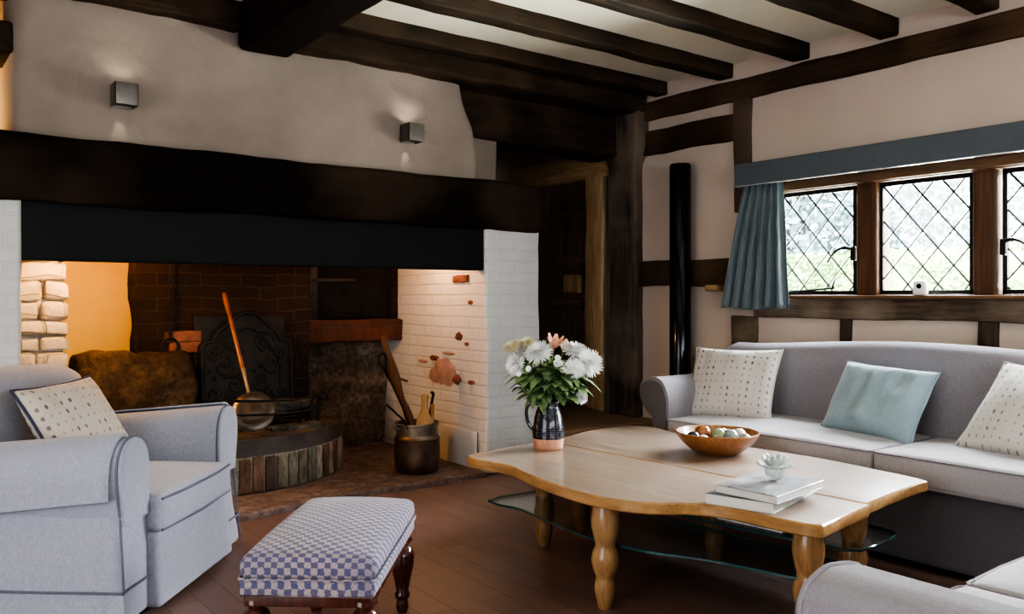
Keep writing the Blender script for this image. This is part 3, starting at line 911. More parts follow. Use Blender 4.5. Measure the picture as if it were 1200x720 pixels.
for s in (1, -1):
    for c, r0, tn, a in ((( .10, .50), .07, 1.5, 0), ((.15, .36), .06, 1.4, 2), ((.08, .25), .055, 1.6, 1), ((.20, .2), .05, 1.4, 3), ((.09, .12), .05, 1.4, 4), ((.21, .44), .045, 1.3, 2)):
        tube(bm, scroll((c[0] * s, c[1]), r0, tn, a, s), .0085, 6)
for k in range(34):
    icos(bm, (RND.uniform(-.24, .24), -.022, RND.uniform(.05, .5)), RND.uniform(.008, .018), 1)
for k in range(7):
    tube(bm, [(-.16 + .05 * k, -.024, .03), (-.15 + .05 * k, -.03, .10 + .02 * (k % 3))], .010, 6)
mesh('scrollwork', bm, M['iron_cast'], t)
# second, plain plate leaning behind it
tag(mesh('iron_sheet', box((1.475, 5.074, .32), (2.03, 5.088, .985), .003, .2), M['iron_cast']), 'plain sooty iron sheet behind the ornate fireback', 'iron sheet')

# fire basket
t = thing('fire_grate', 'low wrought iron fire grate with long bars on the raised hearth', 'fire grate')
bm = B(); tube(bm, spline([(1.40, 4.66, .535), (1.64, 4.50, .528), (1.9, 4.56, .515), (2.17, 4.86, .495)], 6), .007, 6); mesh('bar', bm, M['iron'], t)
bm = B(); tube(bm, spline([(1.40, 4.66, .455), (1.64, 4.50, .452), (1.9, 4.56, .440), (2.17, 4.86, .42)], 6), .007, 6); mesh('bar', bm, M['iron'], t)
bm = B(); tube(bm, [(1.485, 4.62, .318), (1.47, 4.625, .55)], .010, 6); mesh('upright', bm, M['iron'], t)
for x, y in ((2.17, 4.88), (2.10, 4.82)):
    bm = B(); tube(bm, spline([(x, y, .318), (x, y, .44), (x + .02, y - .01, .50), (x + .05, y - .02, .49), (x + .045, y - .02, .45)], 6), .009, 6); mesh('upright', bm, M['iron'], t)
bm = B()
for k in range(5):
    tube(bm, [(1.50 + k * .13, 4.76 + .02 * abs(k - 2), .375), (1.50 + k * .13, 4.96, .375)], .009, 6)
tube(bm, [(1.42, 4.80, .375), (2.12, 4.84, .375)], .009, 6); tube(bm, [(1.46, 4.95, .375), (2.14, 4.95, .375)], .009, 6)
for x, y in ((1.45, 4.80), (2.08, 4.84), (1.48, 4.95), (2.08, 4.95)): tube(bm, [(x, y, .318), (x, y, .38)], .009, 6)
mesh('basket', bm, M['iron'], t)
M['ash'] = stone('ash', (.05, .045, .04), (.13, .12, .11), (.30, .27, .25), 9.)
for k, (a, b, r) in enumerate((((1.76, 4.83, .415), (2.05, 4.93, .425), .035), ((1.66, 4.93, .42), (1.98, 4.87, .46), .030), ((1.9, 4.93, .44), (2.16, 4.90, .44), .03))):
    bm = B(); pa, pb = V(a), V(b)
    pts = [pa.lerp(pb, i / 9) + noise.noise_vector(V((i * .5, k, 0))) * .01 for i in range(10)]
    tube(bm, pts, [r * (1 + .2 * noise.noise(V((i, k, 3)))) for i in range(10)], 10)
    tag(mesh('burnt_log', bm, M['ash']), ['charred log lying across the grate, in front', 'charred log resting on top of the others in the grate', 'charred log at the back of the grate'][k], 'log', 'charred logs in the grate')
bm = B(); rbox(bm, (1.80, 4.70, .318), (2.14, 4.80, .345), .012, .02, amp=.012, freq=14)
tag(mesh('ash_heap', bm, M['ash']), 'grey ash lying at the front of the raised hearth', 'ash', kind='stuff')

# chain with ring
bm = B()
zc = 1.62; k = 0
while zc > .86:
    pts = []
    for i in range(14):
        a = 2 * PI * i / 14
        u_, v_ = .009 * math.cos(a), .019 * math.sin(a)
        pts.append((1.338 + (u_ if k % 2 else 0), 5.06 + (0 if k % 2 else u_), zc + v_))
    tube(bm, pts, .0042, 6, closed=True)
    zc -= .029; k += 1
t = thing('hanging_chain', 'black iron chain with a ring hanging against the fireplace bricks', 'chain')
mesh('links', bm, M['iron'], t)
bm = B(); tube(bm, [(1.338 + .045 * math.cos(a), 5.06, zc - .025 + .045 * math.sin(a)) for a in [2 * PI * i / 24 for i in range(24)]], .008, 8, closed=True)
mesh('ring', bm, M['iron'], t)
bm = B(); tube(bm, spline([(1.338, 5.16, 1.66), (1.338, 5.05, 1.655), (1.338, 5.045, 1.63)], 6), .008, 8)
mesh('hook', bm, M['iron'], t)

# warming pan leaning in the hearth
t = thing('warming_pan', 'brass warming pan with a long wooden handle leaning over the grate', 'warming pan')
c0 = V((1.665, 4.615, .453)); tip = V((1.625, 4.99, 1.12))
ax = (tip - c0).normalized()
nrm = (V((-.28, -.87, .30)) - ax * V((-.28, -.87, .30)).dot(ax)).normalized()
mesh('pan', lathe(B(), [(.001, -.035), (.085, -.033), (.108, -.015), (.113, .0), (.119, .004), (.119, .010), (.108, .010)], 40, c0, nrm), M['brass'], t)
mesh('lid', lathe(B(), [(.112, .008), (.113, .014), (.10, .021), (.07, .026), (.066, .024), (.04, .030), (.001, .034)], 40, c0, nrm), M['brass'], t)
bm = B(); tube(bm, [c0 + ax * .108, c0 + ax * .20, c0 + ax * .27], [.011, .009, .014], 12); mesh('ferrule', bm, M['copper_rim'], t)
bm = B(); L_ = (tip - c0).length
tube(bm, [c0 + ax * (.26 + (L_ - .26) * i / 12) for i in range(13)], [.013, .014, .013, .012, .012, .012, .013, .013, .013, .014, .015, .017, .011], 12); mesh('handle', bm, M['pan_handle'], t)

# copper pot and what stands in it
px_, py_ = 2.62, 4.44
t = thing('copper_pot', 'tarnished copper pot full of sticks on the hearth', 'pot', (px_, py_, .033))
mesh('body', lathe(B(), [(.001, 0), (.118, 0), (.130, .012), (.138, .06), (.140, .13), (.138, .195), (.142, .205), (.134, .212), (.126, .235), (.128, .285), (.134, .29), (.134, .298), (.124, .298), (.120, .28), (.118, .22), (.128, .18), (.128, .02), (.001, .018)], 44), M['copper_pot'], t)
mesh('neck', lathe(B(), [(.1275, .215), (.1275, .236), (.130, .286), (.137, .289), (.137, .301), (.128, .301)], 44, caps=False), M['copper_rim'], t)
bm = B(); tube(bm, spline([(-.134, -.02, .27), (-.165, -.02, .285), (-.17, -.02, .30), (-.135, -.02, .295)], 6), .007, 8); mesh('lug', bm, M['copper_rim'], t)
def stick(name, label, cat, pts, rad, mat, branch=None, seg=9):
    bm = B(); tube(bm, spline(pts, 6), rad if isinstance(rad, (int, float)) else rad, seg)
    if branch: tube(bm, spline(branch[0], 5), branch[1], 7)
    return tag(mesh(name, bm, mat), label, cat, 'sticks and tools in the copper pot')
def pp(dx, dy, z): return (px_ + dx, py_ + dy, z)
n7 = 4 * 6 + 1
stick('branch', 'thick gnarled brown branch standing in the copper pot', 'stick', [pp(.02, -.02, .06), pp(-.05, .0, .33), pp(-.115, .02, .53), pp(-.165, .04, .70), pp(-.205, .05, .865)], [.024 + .008 * math.sin(i * .5) + .004 * i / n7 for i in range(n7)], M['stick'],
      ([pp(-.15, .03, .62), pp(-.10, .02, .60), pp(-.06, .01, .585)], .008))
stick('crooked_stick', 'slender dark crooked stick leaning against the thick branch', 'stick', [pp(.05, .03, .06), pp(-.02, .05, .35), pp(-.10, .05, .52), pp(-.17, .06, .62), pp(-.19, .06, .68)], .011, M['stick_dark'])
stick('split_stick', 'thin reddish split stick between branch and paddle', 'stick', [pp(.06, .02, .06), pp(.0, .05, .34), pp(-.06, .07, .48), pp(-.11, .08, .60)], .009, M['stick'])
# fire tongs with a loop at the top
t = thing('fire_tongs', 'black iron fire tongs with a looped top in the copper pot', 'fire tongs', group='sticks and tools in the copper pot')
bm = B(); tube(bm, spline([pp(.0, -.04, .06), pp(-.09, -.04, .36), pp(-.20, -.03, .60), pp(-.235, -.03, .70)], 8), .007, 8); mesh('shaft', bm, M['iron'], t)
bm = B(); tube(bm, spline([pp(-.22, -.03, .655), pp(-.265, -.03, .70), pp(-.275, -.03, .745), pp(-.245, -.03, .765), pp(-.225, -.03, .73), pp(-.225, -.03, .69)], 8), .008, 8); mesh('loop', bm, M['iron'], t)
stick('poker', 'thin black poker tilted far out of the copper pot', 'poker', [pp(-.02, -.06, .08), pp(-.11, -.07, .325), pp(-.19, -.08, .41), pp(-.26, -.09, .47)], .006, M['iron'])
stick('iron_rod', 'short black iron rod with a hooked tip beside the paddle', 'rod', [pp(.06, .02, .06), pp(.085, .0, .33), pp(.10, -.01, .45), pp(.108, -.015, .50), pp(.09, -.02, .51)], .009, M['stick_dark'])
# butter paddles
def paddle(name, label, base, lean, w_, h_):
    t = thing(name, label, 'paddle', base, math.radians(-37), 'sticks and tools in the copper pot')
    t.rotation_euler = (lean[0], lean[1], math.radians(-37))
    prof = [(0, .040), (.10, .043), (.18, .048), (.26, .050), (.31, .044), (.345, .026), (.37, .020), (.41, .020), (.44, .023), (.455, .024), (.46, .016)]
    bm = B(); rings = []
    for z, hw in prof:
        hw *= w_; z *= h_
        th = .010 if z < .28 * h_ else .013
        rings.append([V((hw * math.cos(a), th * math.sin(a), z)) for a in [2 * PI * i / 14 for i in range(14)]])
    ring_loft(bm, rings)
    mesh('blade_and_grip', bm, M['paddle'], t)
paddle('wooden_paddle', 'pale wooden paddle standing upright in the copper pot', pp(-.005, -.075, .065), (0, .03, 0), 1., .97)
paddle('wooden_paddle', 'narrow wooden paddle behind the iron rod in the copper pot', pp(.095, -.01, .06), (0, .02, 0), .62, .82)

# ------------------------------------------------------------------ upholstery
def sofa(name, label, loc, rot, half, arm_w, depth, seat_h, arm_h, back_h, n_cush, hump=0., hump_at=0.):
    t = thing(name, label, 'sofa', loc, rot)
    inner = half - arm_w
    ct = .125
    # base
    def basefn(p): return (p.x, p.y, p.z)
    mesh('base', rbox(B(), (-depth + .02, -half + .06, .03), (-.02, half - .06, seat_h - ct - .005), .02, .15), M['sofa_shade'], t)
    for k in range(n_cush):
        y0 = -inner + 2 * inner * k / n_cush + .003; y1 = -inner + 2 * inner * (k + 1) / n_cush - .003
        def fn(p, y0=y0, y1=y1):
            ux = (p.x + .31) / .32; uy = (p.y - (y0 + y1) / 2) / ((y1 - y0) / 2)
            b = max(0, 1 - ux * ux) ** .6 * max(0, 1 - uy ** 4)
            return (p.x + (.008 * (1 - uy * uy) if p.x > -.05 else 0), p.y, p.z + (.018 * b + .004 * noise.noise(p * 9) if p.z > seat_h - ct * .5 else 0))
        c = mesh('seat_cushion', rbox(B(), (-.63, y0, seat_h - ct), (.012, y1, seat_h), .022, .045, fn=fn), [M['sofa_lit']], t)
        bm = B()
        for zz in (seat_h - .006, seat_h - ct + .006):
            tube(bm, [(-.60, y0 + .004, zz), (.004, y0 + .004, zz), (.014, y0 + .02, zz), (.019, (y0 + y1) / 2, zz), (.014, y1 - .02, zz), (.004, y1 - .004, zz), (-.60, y1 - .004, zz)], .0045, 6)
        mesh('piping', bm, M['sofa'], c)
    # rolled arms
    for s in (1, -1):
        h = arm_h
        prof = [(half - .10, .04), (half - .10, h * .62), (half - .075, h * .70), (half - .035, h * .76), (half - .004, h * .84), (half, h * .91), (half - .02, h * .965), (half - .07, h * .997), (half - .11, h),
                (half - arm_w + .045, h * .975), (half - arm_w + .015, h * .91), (half - arm_w, h * .82), (half - arm_w, h * .60), (half - arm_w, .04)]
        sp = [(p.x, p.y) for p in spline([(a, b, 0) for a, b in prof], 3)]
        prof2 = [(s * a, b) for a, b in sp]
        xs = [-depth + .08, -.5, -.3, -.1, -.02, -.008, 0]
        cyy, czz = s * (half - arm_w * .5), h * .7
        def fn(p, cyy=cyy, czz=czz):
            k = 1. if p.x < -.012 else (.985 if p.x < -.004 else .95)
            return (p.x, cyy + (p.y - cyy) * k, czz + (p.z - czz) * k if p.z > .1 else p.z)
        a_ = mesh('arm', extrude_x(B(), prof2, xs, fn), M['sofa'], t, angle=50)
        mesh('arm_front', extrude_x(B(), [(cyy + (y - cyy) * .93, czz + (z - czz) * .93) for y, z in prof2], [-.004, .004, .008]), M['sofa_shade'], a_, angle=50)
        bm = B(); tube(bm, [(-.006, cyy + (y - cyy) * .985, czz + (z - czz) * .985) for y, z in prof2[4:-4]], .006, 7)
        mesh('piping', bm, M['sofa'], a_)
    # back, arched
    N = 48
    rings = []
    for i in range(N + 1):
        y = (-half + .09) + (2 * half - .18) * i / N
        e = min(1, (half - .09 - abs(y)) / .05)
        e = math.sqrt(max(0, 1 - (1 - e) ** 2))
        H = back_h + hump * max(0, math.cos(max(-PI / 2, min(PI / 2, (y - hump_at) / (half * .75) * PI / 2)))) ** 1.5
        H = H - .03 * (1 - e)
        pf = [(-depth + .30, seat_h - .12), (-depth + .265, seat_h + .1), (-depth + .24, (seat_h + H) / 2), (-depth + .225, H - .09), (-depth + .215, H - .04), (-depth + .19, H - .012), (-depth + .14, H),
              (-depth + .08, H - .008), (-depth + .03, H - .04), (-depth + .01, H - .10), (-depth, .3), (-depth, .06), (-depth + .2, .06)]
        rings.append([V((a + (.01 if e < .5 else 0), y, b)) for a, b in pf])
    bm = B(); ring_loft(bm, rings)
    mesh('backrest', bm, M['sofa'], t, angle=60)
    for sx, sy in ((-.08, 1), (-.08, -1), (-depth + .1, 1), (-depth + .1, -1)):
        mesh('foot', lathe(B(), [(.022, 0), (.028, .032)], 12, (sx, sy * (half - .15), 0)), M['mahogany'], t)
    return t
sofa('sofa', 'long grey sofa with an arched back under the leaded window', (3.30, 1.88, 0), PI, 1.34, .20, .80, .462, .668, .838, 2, .045, -.12)
sofa('settee', 'grey settee facing the fireplace, cut off by the lower edge of the picture', (2.17, .885, 0), PI / 2, .87, .235, .82, .452, .605, .84, 3)
bpy.data.objects['settee']['label'] = 'grey settee facing the fireplace, only an arm and seat cushions showing'

def pillow(name, label, w_, h_, t_, mat, loc, yaw, lean, roll, piping=None, seed=0, group=None, wr=.012):
    """local: width along y, height along z, front towards +x, origin at the middle"""
    n = 26
    bm = B(); uvl = bm.loops.layers.uv.new('UVMap')
    off = V((seed * 2.3, seed, seed * 4.1))
    front, backv, uvs = {}, {}, {}
    def P(i, j, s):
        u = -1 + 2 * i / n; v = -1 + 2 * j / n
        y = u * w_ / 2 * (1 - .07 * (1 - v * v) ** 1.0 * abs(u) ** 2)
        z = v * h_ / 2 * (1 - .07 * (1 - u * u) * abs(v) ** 2)
        d = t_ / 2 * ((1 - u ** 2) * (1 - v ** 2)) ** .42
        q = V((0, y, z))
        nz = noise.noise(q * 8 + off + V((s * 3, 0, 0))) * wr + noise.noise(V((0, y * 22, z * 9)) + off) * wr * .6
        edge = min(1, 4 * min(1 - abs(u), 1 - abs(v)))
        return V((s * d + nz * edge * (1 if s > 0 else .5), y, z))
    for i in range(n + 1):
        for j in range(n + 1):
            vtx = bm.verts.new(P(i, j, 1)); front[i, j] = vtx; uvs[vtx] = (i / n, j / n)
            if i in (0, n) or j in (0, n): backv[i, j] = vtx
            else:
                vb = bm.verts.new(P(i, j, -1)); backv[i, j] = vb; uvs[vb] = (i / n, j / n)
    for D in (front, backv):
        for i in range(n):
            for j in range(n):
                f = bm.faces.new((D[i, j], D[i + 1, j], D[i + 1, j + 1], D[i, j + 1]))
                for l in f.loops: l[uvl].uv = uvs[l.vert]
    edge = [P(i, 0, 1) for i in range(n)] + [P(n, j, 1) for j in range(n)] + [P(n - i, n, 1) for i in range(n)] + [P(0, n - j, 1) for j in range(n)]
    t = thing(name, label, 'cushion', (0, 0, 0), 0, group)
    mesh('cover', bm, mat, t, angle=80)
    bm = B(); tube(bm, edge, .0045 if piping is None else .006, 7, closed=True)
    mesh('piping', bm, piping or mat, t)
    Rm = Matrix.Rotation(yaw, 4, 'Z') @ Matrix.Rotation(-lean, 4, 'Y') @ Matrix.Rotation(roll, 4, 'X')
    t.matrix_world = Matrix.Translation(V(loc)) @ Rm
    return t
# on the long sofa (front faces -X): yaw = PI
pillow('dotted_cushion', 'dotted cream cushion propped against the end of the sofa beside the black column', .50, .415, .15, M['dotted'], (3.63, 2.865, .632), PI + .2, math.radians(25), math.radians(1), seed=1, group='dotted cushions on the sofa')
pillow('blue_cushion', 'plain blue cushion in the middle of the long sofa', .47, .38, .17, M['blue_cloth'], (3.68, 2.075, .612), PI - .06, math.radians(32), math.radians(-3), seed=2, wr=.032)
pillow('dotted_cushion', 'pale dotted cushion next to the blue cushion, cut off by the picture edge', .50, .46, .17, M['dotted_pale'], (3.69, 1.40, .625), PI - .1, math.radians(41), math.radians(-6), seed=3, group='dotted cushions on the sofa')

# armchair
AT = math.radians(-40)
t = thing('armchair', 'blue grey slipcovered armchair beside the fireplace', 'armchair', (.670, 3.550, 0), AT)
def bodyfn(p):
    k = max(0, (.40 - p.z) / .40)
    return (p.x * (1 + .10 * k) + .01 * noise.noise(p * 5), p.y * (1 + .045 * k) + .008 * noise.noise(p * 6 + V((3, 0, 0))), p.z)
mesh('slipcover_body', rbox(B(), (-.47, -.485, .015), (.335, .485, .40), .03, .05, fn=bodyfn), M['chair_fabric'], t)
bm = B()
sk = [(-.47, -.485), (.335, -.485), (.335, .485), (-.47, .485)]
def skp(x, y, z):
    k = (.40 - z) / .40
    return V((x * (1 + .10 * k) + (.006 if x > 0 else -.006), y * (1 + .045 * k) + (.006 if y > 0 else -.006), z))
tube(bm, [skp(x, y, .135) for x, y in sk + [sk[0]]], .005, 6)
tube(bm, [skp(.335, -.47, z) for z in (.02, .1, .2, .3, .39)], .004, 6)
tube(bm, [skp(.335, .47, z) for z in (.02, .1, .2, .3, .39)], .004, 6)
mesh('seam_piping', bm, M['navy'], t)
bm = B()
rings = []
for i in range(9):
    k = i / 8
    z = .13 - .115 * k
    a = skp(.31, -.485, z) + V((-.05 * k, -.012 * k - .003, 0)); b = skp(.335, -.485, z) + V((.006 + .01 * k, -.014 * k - .002, 0)); c = skp(.335, -.44, z) + V((.012 * k, .0 - .03 * k, 0))
    rings.append([a, a + V((.02, -.012 * k, 0)), b, c + V((0, -.02 * k, 0)), c])
ring_loft(bm, rings, False, False)
mesh('skirt_pleat', bm, M['chair_fabric'], t)
# seat cushion
def seatfn(p):
    ux = (p.x - .08) / .36; uy = p.y / .30
    b = max(0, 1 - ux * ux) * max(0, 1 - uy * uy)
    return (p.x + (.012 * (1 - uy * uy) if p.x > .3 else 0), p.y * (1.0 if p.x < .36 else 1.05), p.z + (.03 * b if p.z > .35 else 0))
c = mesh('seat_cushion', rbox(B(), (-.28, -.298, .275), (.405, .298, .408), .028, .05, fn=seatfn), M['chair_fabric'], t)
bm = B(); tube(bm, [(.40, -.30, .395), (.418, -.15, .397), (.422, 0, .398), (.418, .15, .397), (.40, .30, .395)], .005, 6)
tube(bm, [(.40, -.30, .287), (.418, 0, .287), (.40, .30, .287)], .005, 6)
mesh('piping', bm, M['navy'], c)
mesh('front_panel', rbox(B(), (.28, -.305, .02), (.385, .305, .28), .02, .05, fn=lambda p: (p.x + .09 * (.28 - p.z), p.y * (1 + .3 * (.28 - p.z)), p.z)), M['chair_fabric'], t)
# arms
for s in (1, -1):
    prof = [(.475, .34), (.492, .42), (.505, .50), (.50, .565), (.468, .612), (.41, .632), (.35, .615), (.312, .565), (.302, .49), (.302, .40), (.302, .34)]
    sp = [(p.x * s, p.y) for p in spline([(a, b, 0) for a, b in prof], 4)]
    def fn(p, s=s):
        k = 1. if p.x < .335 else (.985 if p.x < .35 else .95)
        cy_, cz_ = s * .40, .50
        return (p.x, cy_ + (p.y - cy_) * k, cz_ + (p.z - cz_) * k + (p.x - .36) * .085 * max(0, (p.z - .34) / .3))
    a_ = mesh('arm', extrude_x(B(), sp, [-.42, -.3, -.15, 0, .15, .25, .33, .345, .357], fn), M['chair_fabric'], t, angle=50)
    bm = B()
    tube(bm, [fn(V((.345, y, z))) for y, z in sp[2:-2]], .005, 7)
    mesh('piping', bm, M['navy'], a_)
    # loose arm cover hanging over the outer side
    oc = spline([(.40, .640, 0), (.45, .630, 0), (.49, .595, 0), (.512, .54, 0), (.514, .47, 0), (.509, .40, 0), (.507, .345, 0)], 4)
    bm = B(); rings = []
    for x in (-.40, -.25, -.1, .05, .18, .27, .328):
        ring = []
        for p in oc:
            q = V((x, s * (p.x + .004 + .004 * noise.noise(V((x * 6, p.y * 6, s)))), p.y + (x - .36) * .085 * max(0, (p.y - .34) / .3)))
            kz = max(0, (.54 - p.y) / .195); q.z += kz * (.035 + (x + .2) * .11)
            q.y += s * kz * .012
            ring.append(q)
        rings.append(ring)
    ring_loft(bm, rings, False, False)
    ac = mesh('arm_cover', bm, M['chair_fabric'], a_); so = ac.modifiers.new('thick', 'SOLIDIFY'); so.thickness = .007; so.offset = 1
    bm = B(); tube(bm, [V((x, s * .526, .380 + (x + .2) * .11)) for x in (-.40, -.1, .328)], .003, 6); mesh('hem', bm, M['navy'], a_)
# back
N = 30; rings = []
for i in range(N + 1):
    y = -.50 + 1.0 * i / N
    e = min(1, (.50 - abs(y)) / .14); e = math.sqrt(max(0, 1 - (1 - e) ** 2))
    H = .722 + .075 * e + .030 * math.cos(y / .5 * PI / 2)
    pf = [(-.24, .30), (-.27, .5), (-.30, H - .14), (-.315, H - .06), (-.335, H - .02), (-.375, H), (-.42, H - .008), (-.455, H - .04), (-.475, H - .1), (-.48, .4), (-.475, .1), (-.3, .1)]
    rings.append([V((a, y * (1 - .03 * (b > .6)), b)) for a, b in pf])
bm = B(); ring_loft(bm, rings); mesh('backrest', bm, M['chair_fabric'], t, angle=60)
pillow('spotted_cushion', 'spotted cream cushion with navy piping leaning in the armchair', .43, .40, .15, M['dotted_chair'], (0, 0, 0), 0, 0, 0, M['navy_dark'], 5)
pl = bpy.data.objects['spotted_cushion']
ch = bpy.data.objects['armchair']
chM = Matrix.Translation(V((.670, 3.550, 0))) @ Matrix.Rotation(AT, 4, 'Z')
pl.matrix_world = chM @ Matrix.Translation(V((-.085, .015, .595))) @ Matrix.Rotation(math.radians(-8), 4, 'Z') @ Matrix.Rotation(math.radians(-33), 4, 'Y') @ Matrix.Rotation(math.radians(2), 4, 'X')

# footstool
FT = math.radians(-39.5)
fx, fy = None, None
fc = V((.602 * 2.63 - .7985 * .548, .7985 * 2.63 + .602 * .548, 0))
t = thing('footstool', 'rectangular footstool in blue checked weave on dark turned legs', 'footstool', fc, FT)
hw, hl = .192, .345
def stoolfn(p):
    ux, uy = p.x / hw, p.y / hl
    b = max(0, 1 - ux * ux) ** .7 * max(0, 1 - abs(uy) ** 2.4) ** .7
    return (p.x, p.y, p.z + (.035 * b if p.z > .36 else 0))
c = mesh('padded_top', rbox(B(), (-hw, -hl, .318), (hw, hl, .385), .028, .03, fn=stoolfn), M['checks'], t)
mesh('fabric_band', rbox(B(), (-hw + .004, -hl + .004, .275), (hw - .004, hl - .004, .325), .010, .05), M['checks'], t)
bm = B(); pr_ = []
for qx, qy, a_ in ((1, -1, -90), (1, 1, 0), (-1, 1, 90), (-1, -1, 180)):
    for q in range(5):
        an = math.radians(a_ + q * 22.5); pr_.append((qx * (hw - .02) + .02 * math.cos(an), qy * (hl - .02) + .02 * math.sin(an), .324))
tube(bm, pr_, .005, 6, closed=True)
mesh('piping', bm, M['checks'], c)
for s in (1, -1):
    bm = B()
    for k in range(12):
        icos(bm, (s * (hw - .012 - k * .0075), -hl + .002, .279), .0034, 1)
    mesh('nail_trim', bm, M['brass'], t)
mesh('rail_frame', rbox(B(), (-hw + .015, -hl + .015, .245), (hw - .015, hl - .015, .28), .004, .2), M['mahogany'], t)
for sx in (1, -1):
    for sy in (1, -1):
        mesh('leg', lathe(B(), [(.034, .262), (.036, .25), (.024, .24), (.022, .232), (.034, .222), (.042, .20), (.040, .165), (.028, .11), (.021, .075), (.026, .065), (.026, .055), (.019, .045), (.022, .018), (.017, 0)], 24, (sx * (hw - .04), sy * (hl - .045), 0)), M['mahogany'], t)

# ------------------------------------------------------------------ coffee table
t = thing('coffee_table', 'low wooden coffee table with a wavy edged top in two matched halves', 'coffee table')
front = [(2.004, 2.98), (1.985, 2.90), (2.001, 2.80), (2.02, 2.70), (1.985, 2.54), (1.955, 2.355), (1.945, 2.165), (1.975, 2.02), (2.04, 1.92), (2.115, 1.86), (2.165, 1.79), (2.195, 1.69), (2.20, 1.57), (2.215, 1.47), (2.24, 1.432)]
fs = [(p.x, p.y) for p in spline([(a, b, 0) for a, b in front], 6)]
half_f = fs + [(2.40, 1.455), (2.585, 1.484), (2.545, 2.3), (2.505, 3.055), (2.35, 3.04), (2.12, 3.012), (2.03, 2.995)]
backe = [(3.085, 1.545), (3.11, 1.62), (3.135, 1.80), (3.16, 2.0), (3.15, 2.25), (3.135, 2.5), (3.14, 2.75), (3.20, 2.95), (3.215, 3.06), (3.16, 3.15), (3.05, 3.17), (2.88, 3.165), (2.70, 3.10)]
bs_ = [(p.x, p.y) for p in spline([(a, b, 0) for a, b in backe], 6)]
half_b = bs_ + [(2.507, 3.058), (2.548, 2.3), (2.590, 1.500), (2.80, 1.525), (3.05, 1.548)]
for ol in (half_f, half_b):
    mesh('table_top', slab(B(), ol, .379, .42, .005, 0, 1), [M['table_top'], M['table_edge']], t)
prof = [(.040, .380), (.041, .365), (.046, .34), (.050, .315), (.049, .285), (.040, .245), (.035, .228), (.037, .215), (.046, .195), (.050, .170), (.044, .140), (.033, .112), (.033, .105), (.038, .085), (.038, .06), (.030, .025), (.024, .0), (.001, 0)]
for x, y in ((2.345, 2.875), (2.045, 2.165), (2.335, 1.545), (2.635, 2.95), (2.800, 2.30), (2.775, 1.655)):
    mesh('leg', lathe(B(), [(.001, .380)] + prof, 28, (x, y, 0)), M['table_leg'], t, angle=60)
gf = spline([(2.105, 2.965, 0), (2.10, 2.88, 0), (2.125, 2.765, 0), (2.10, 2.565, 0), (2.077, 2.332, 0), (2.095, 2.17, 0), (2.126, 2.033, 0), (2.217, 1.847, 0), (2.259, 1.706, 0), (2.295, 1.575, 0), (2.33, 1.525, 0)], 5)
sf = [(p.x, p.y) for p in gf] + [(2.555, 1.56), (2.49, 2.97), (2.2, 2.99)]
mesh('glass_shelf', slab(B(), sf, .208, .218, .0015, 0, 1), [M['shelf_glass'], M['glass_edge']], t)
gb = spline([(2.96, 1.595, 0), (3.0, 1.64, 0), (3.02, 1.78, 0), (3.05, 2.0, 0), (3.04, 2.3, 0), (3.03, 2.6, 0), (3.06, 2.9, 0), (3.02, 3.03, 0), (2.85, 3.06, 0)], 5)
sb = [(p.x, p.y) for p in gb] + [(2.53, 2.99), (2.55, 2.2), (2.64, 1.62), (2.69, 1.575), (2.8, 1.57)]
mesh('glass_shelf', slab(B(), sb, .222, .232, .0015, 0, 1), [M['shelf_glass'], M['glass_edge']], t)
M['paper'] = plain('magazine_paper', (.70, .73, .72), .4, 0, .3, 14)
for k, (x, y, a) in enumerate(((2.72, 2.0, .1),)):
    o = mesh('magazine', rbox(B(), (-.10, -.14, 0), (.10, .14, .008), .002, .1), M['paper'])
    o.location = (x, y, .2325); o.rotation_euler = (0, 0, a)
    tag(o, 'pale magazine lying on the glass shelf under the table', 'magazine')

# jug
jx, jy = 2.385, 2.893
t = thing('jug', 'black glazed pottery jug with a bare terracotta foot on the table', 'jug', (jx, jy, .4203), math.radians(-37))
jp = [(.001, 0), (.060, 0), (.064, .004), (.067, .02), (.069, .05)]
jb = [(.0695, .05), (.0715, .075), (.0705, .105), (.064, .14), (.053, .172), (.047, .192), (.048, .205), (.052, .212), (.050, .216), (.044, .205), (.042, .19), (.05, .16), (.06, .12), (.062, .06), (.001, .05)]
jb = [(r + (.0012 * math.sin(z * 520) if i < 6 else 0), z) for i, (r, z) in enumerate(jb)]
g = G('terracotta'); g.set(color=g.ramp(g.noise(g.vec(), 20), [(.3, (.42, .20, .12)), (.7, (.52, .28, .18))]), rough=.85); M['terracotta'] = g.m
g = G('black_glaze'); wv = g.node('ShaderNodeTexWave', {'Vector': g.vec(), 'Scale': 30., 'Distortion': .4}, bands_direction='Z'); g.set(color=g.ramp(g.noise(g.vec(), 18), [(.3, (.004, .005, .012)), (.8, (.018, .02, .035))]), rough=.16, coat=.5); g.bump(wv.outputs[1], .4, .003); M['glaze'] = g.m
mesh('body', lathe(B(), jb, 40), M['glaze'], t)
mesh('foot', lathe(B(), jp + [(.001, .05)], 40), M['terracotta'], t)
bm = B(); tube(bm, spline([(-.046, 0, .198), (-.075, 0, .205), (-.096, 0, .18), (-.095, 0, .13), (-.078, 0, .095), (-.064, 0, .088)], 6), .0075, 8); mesh('handle', bm, M['glaze'], t)

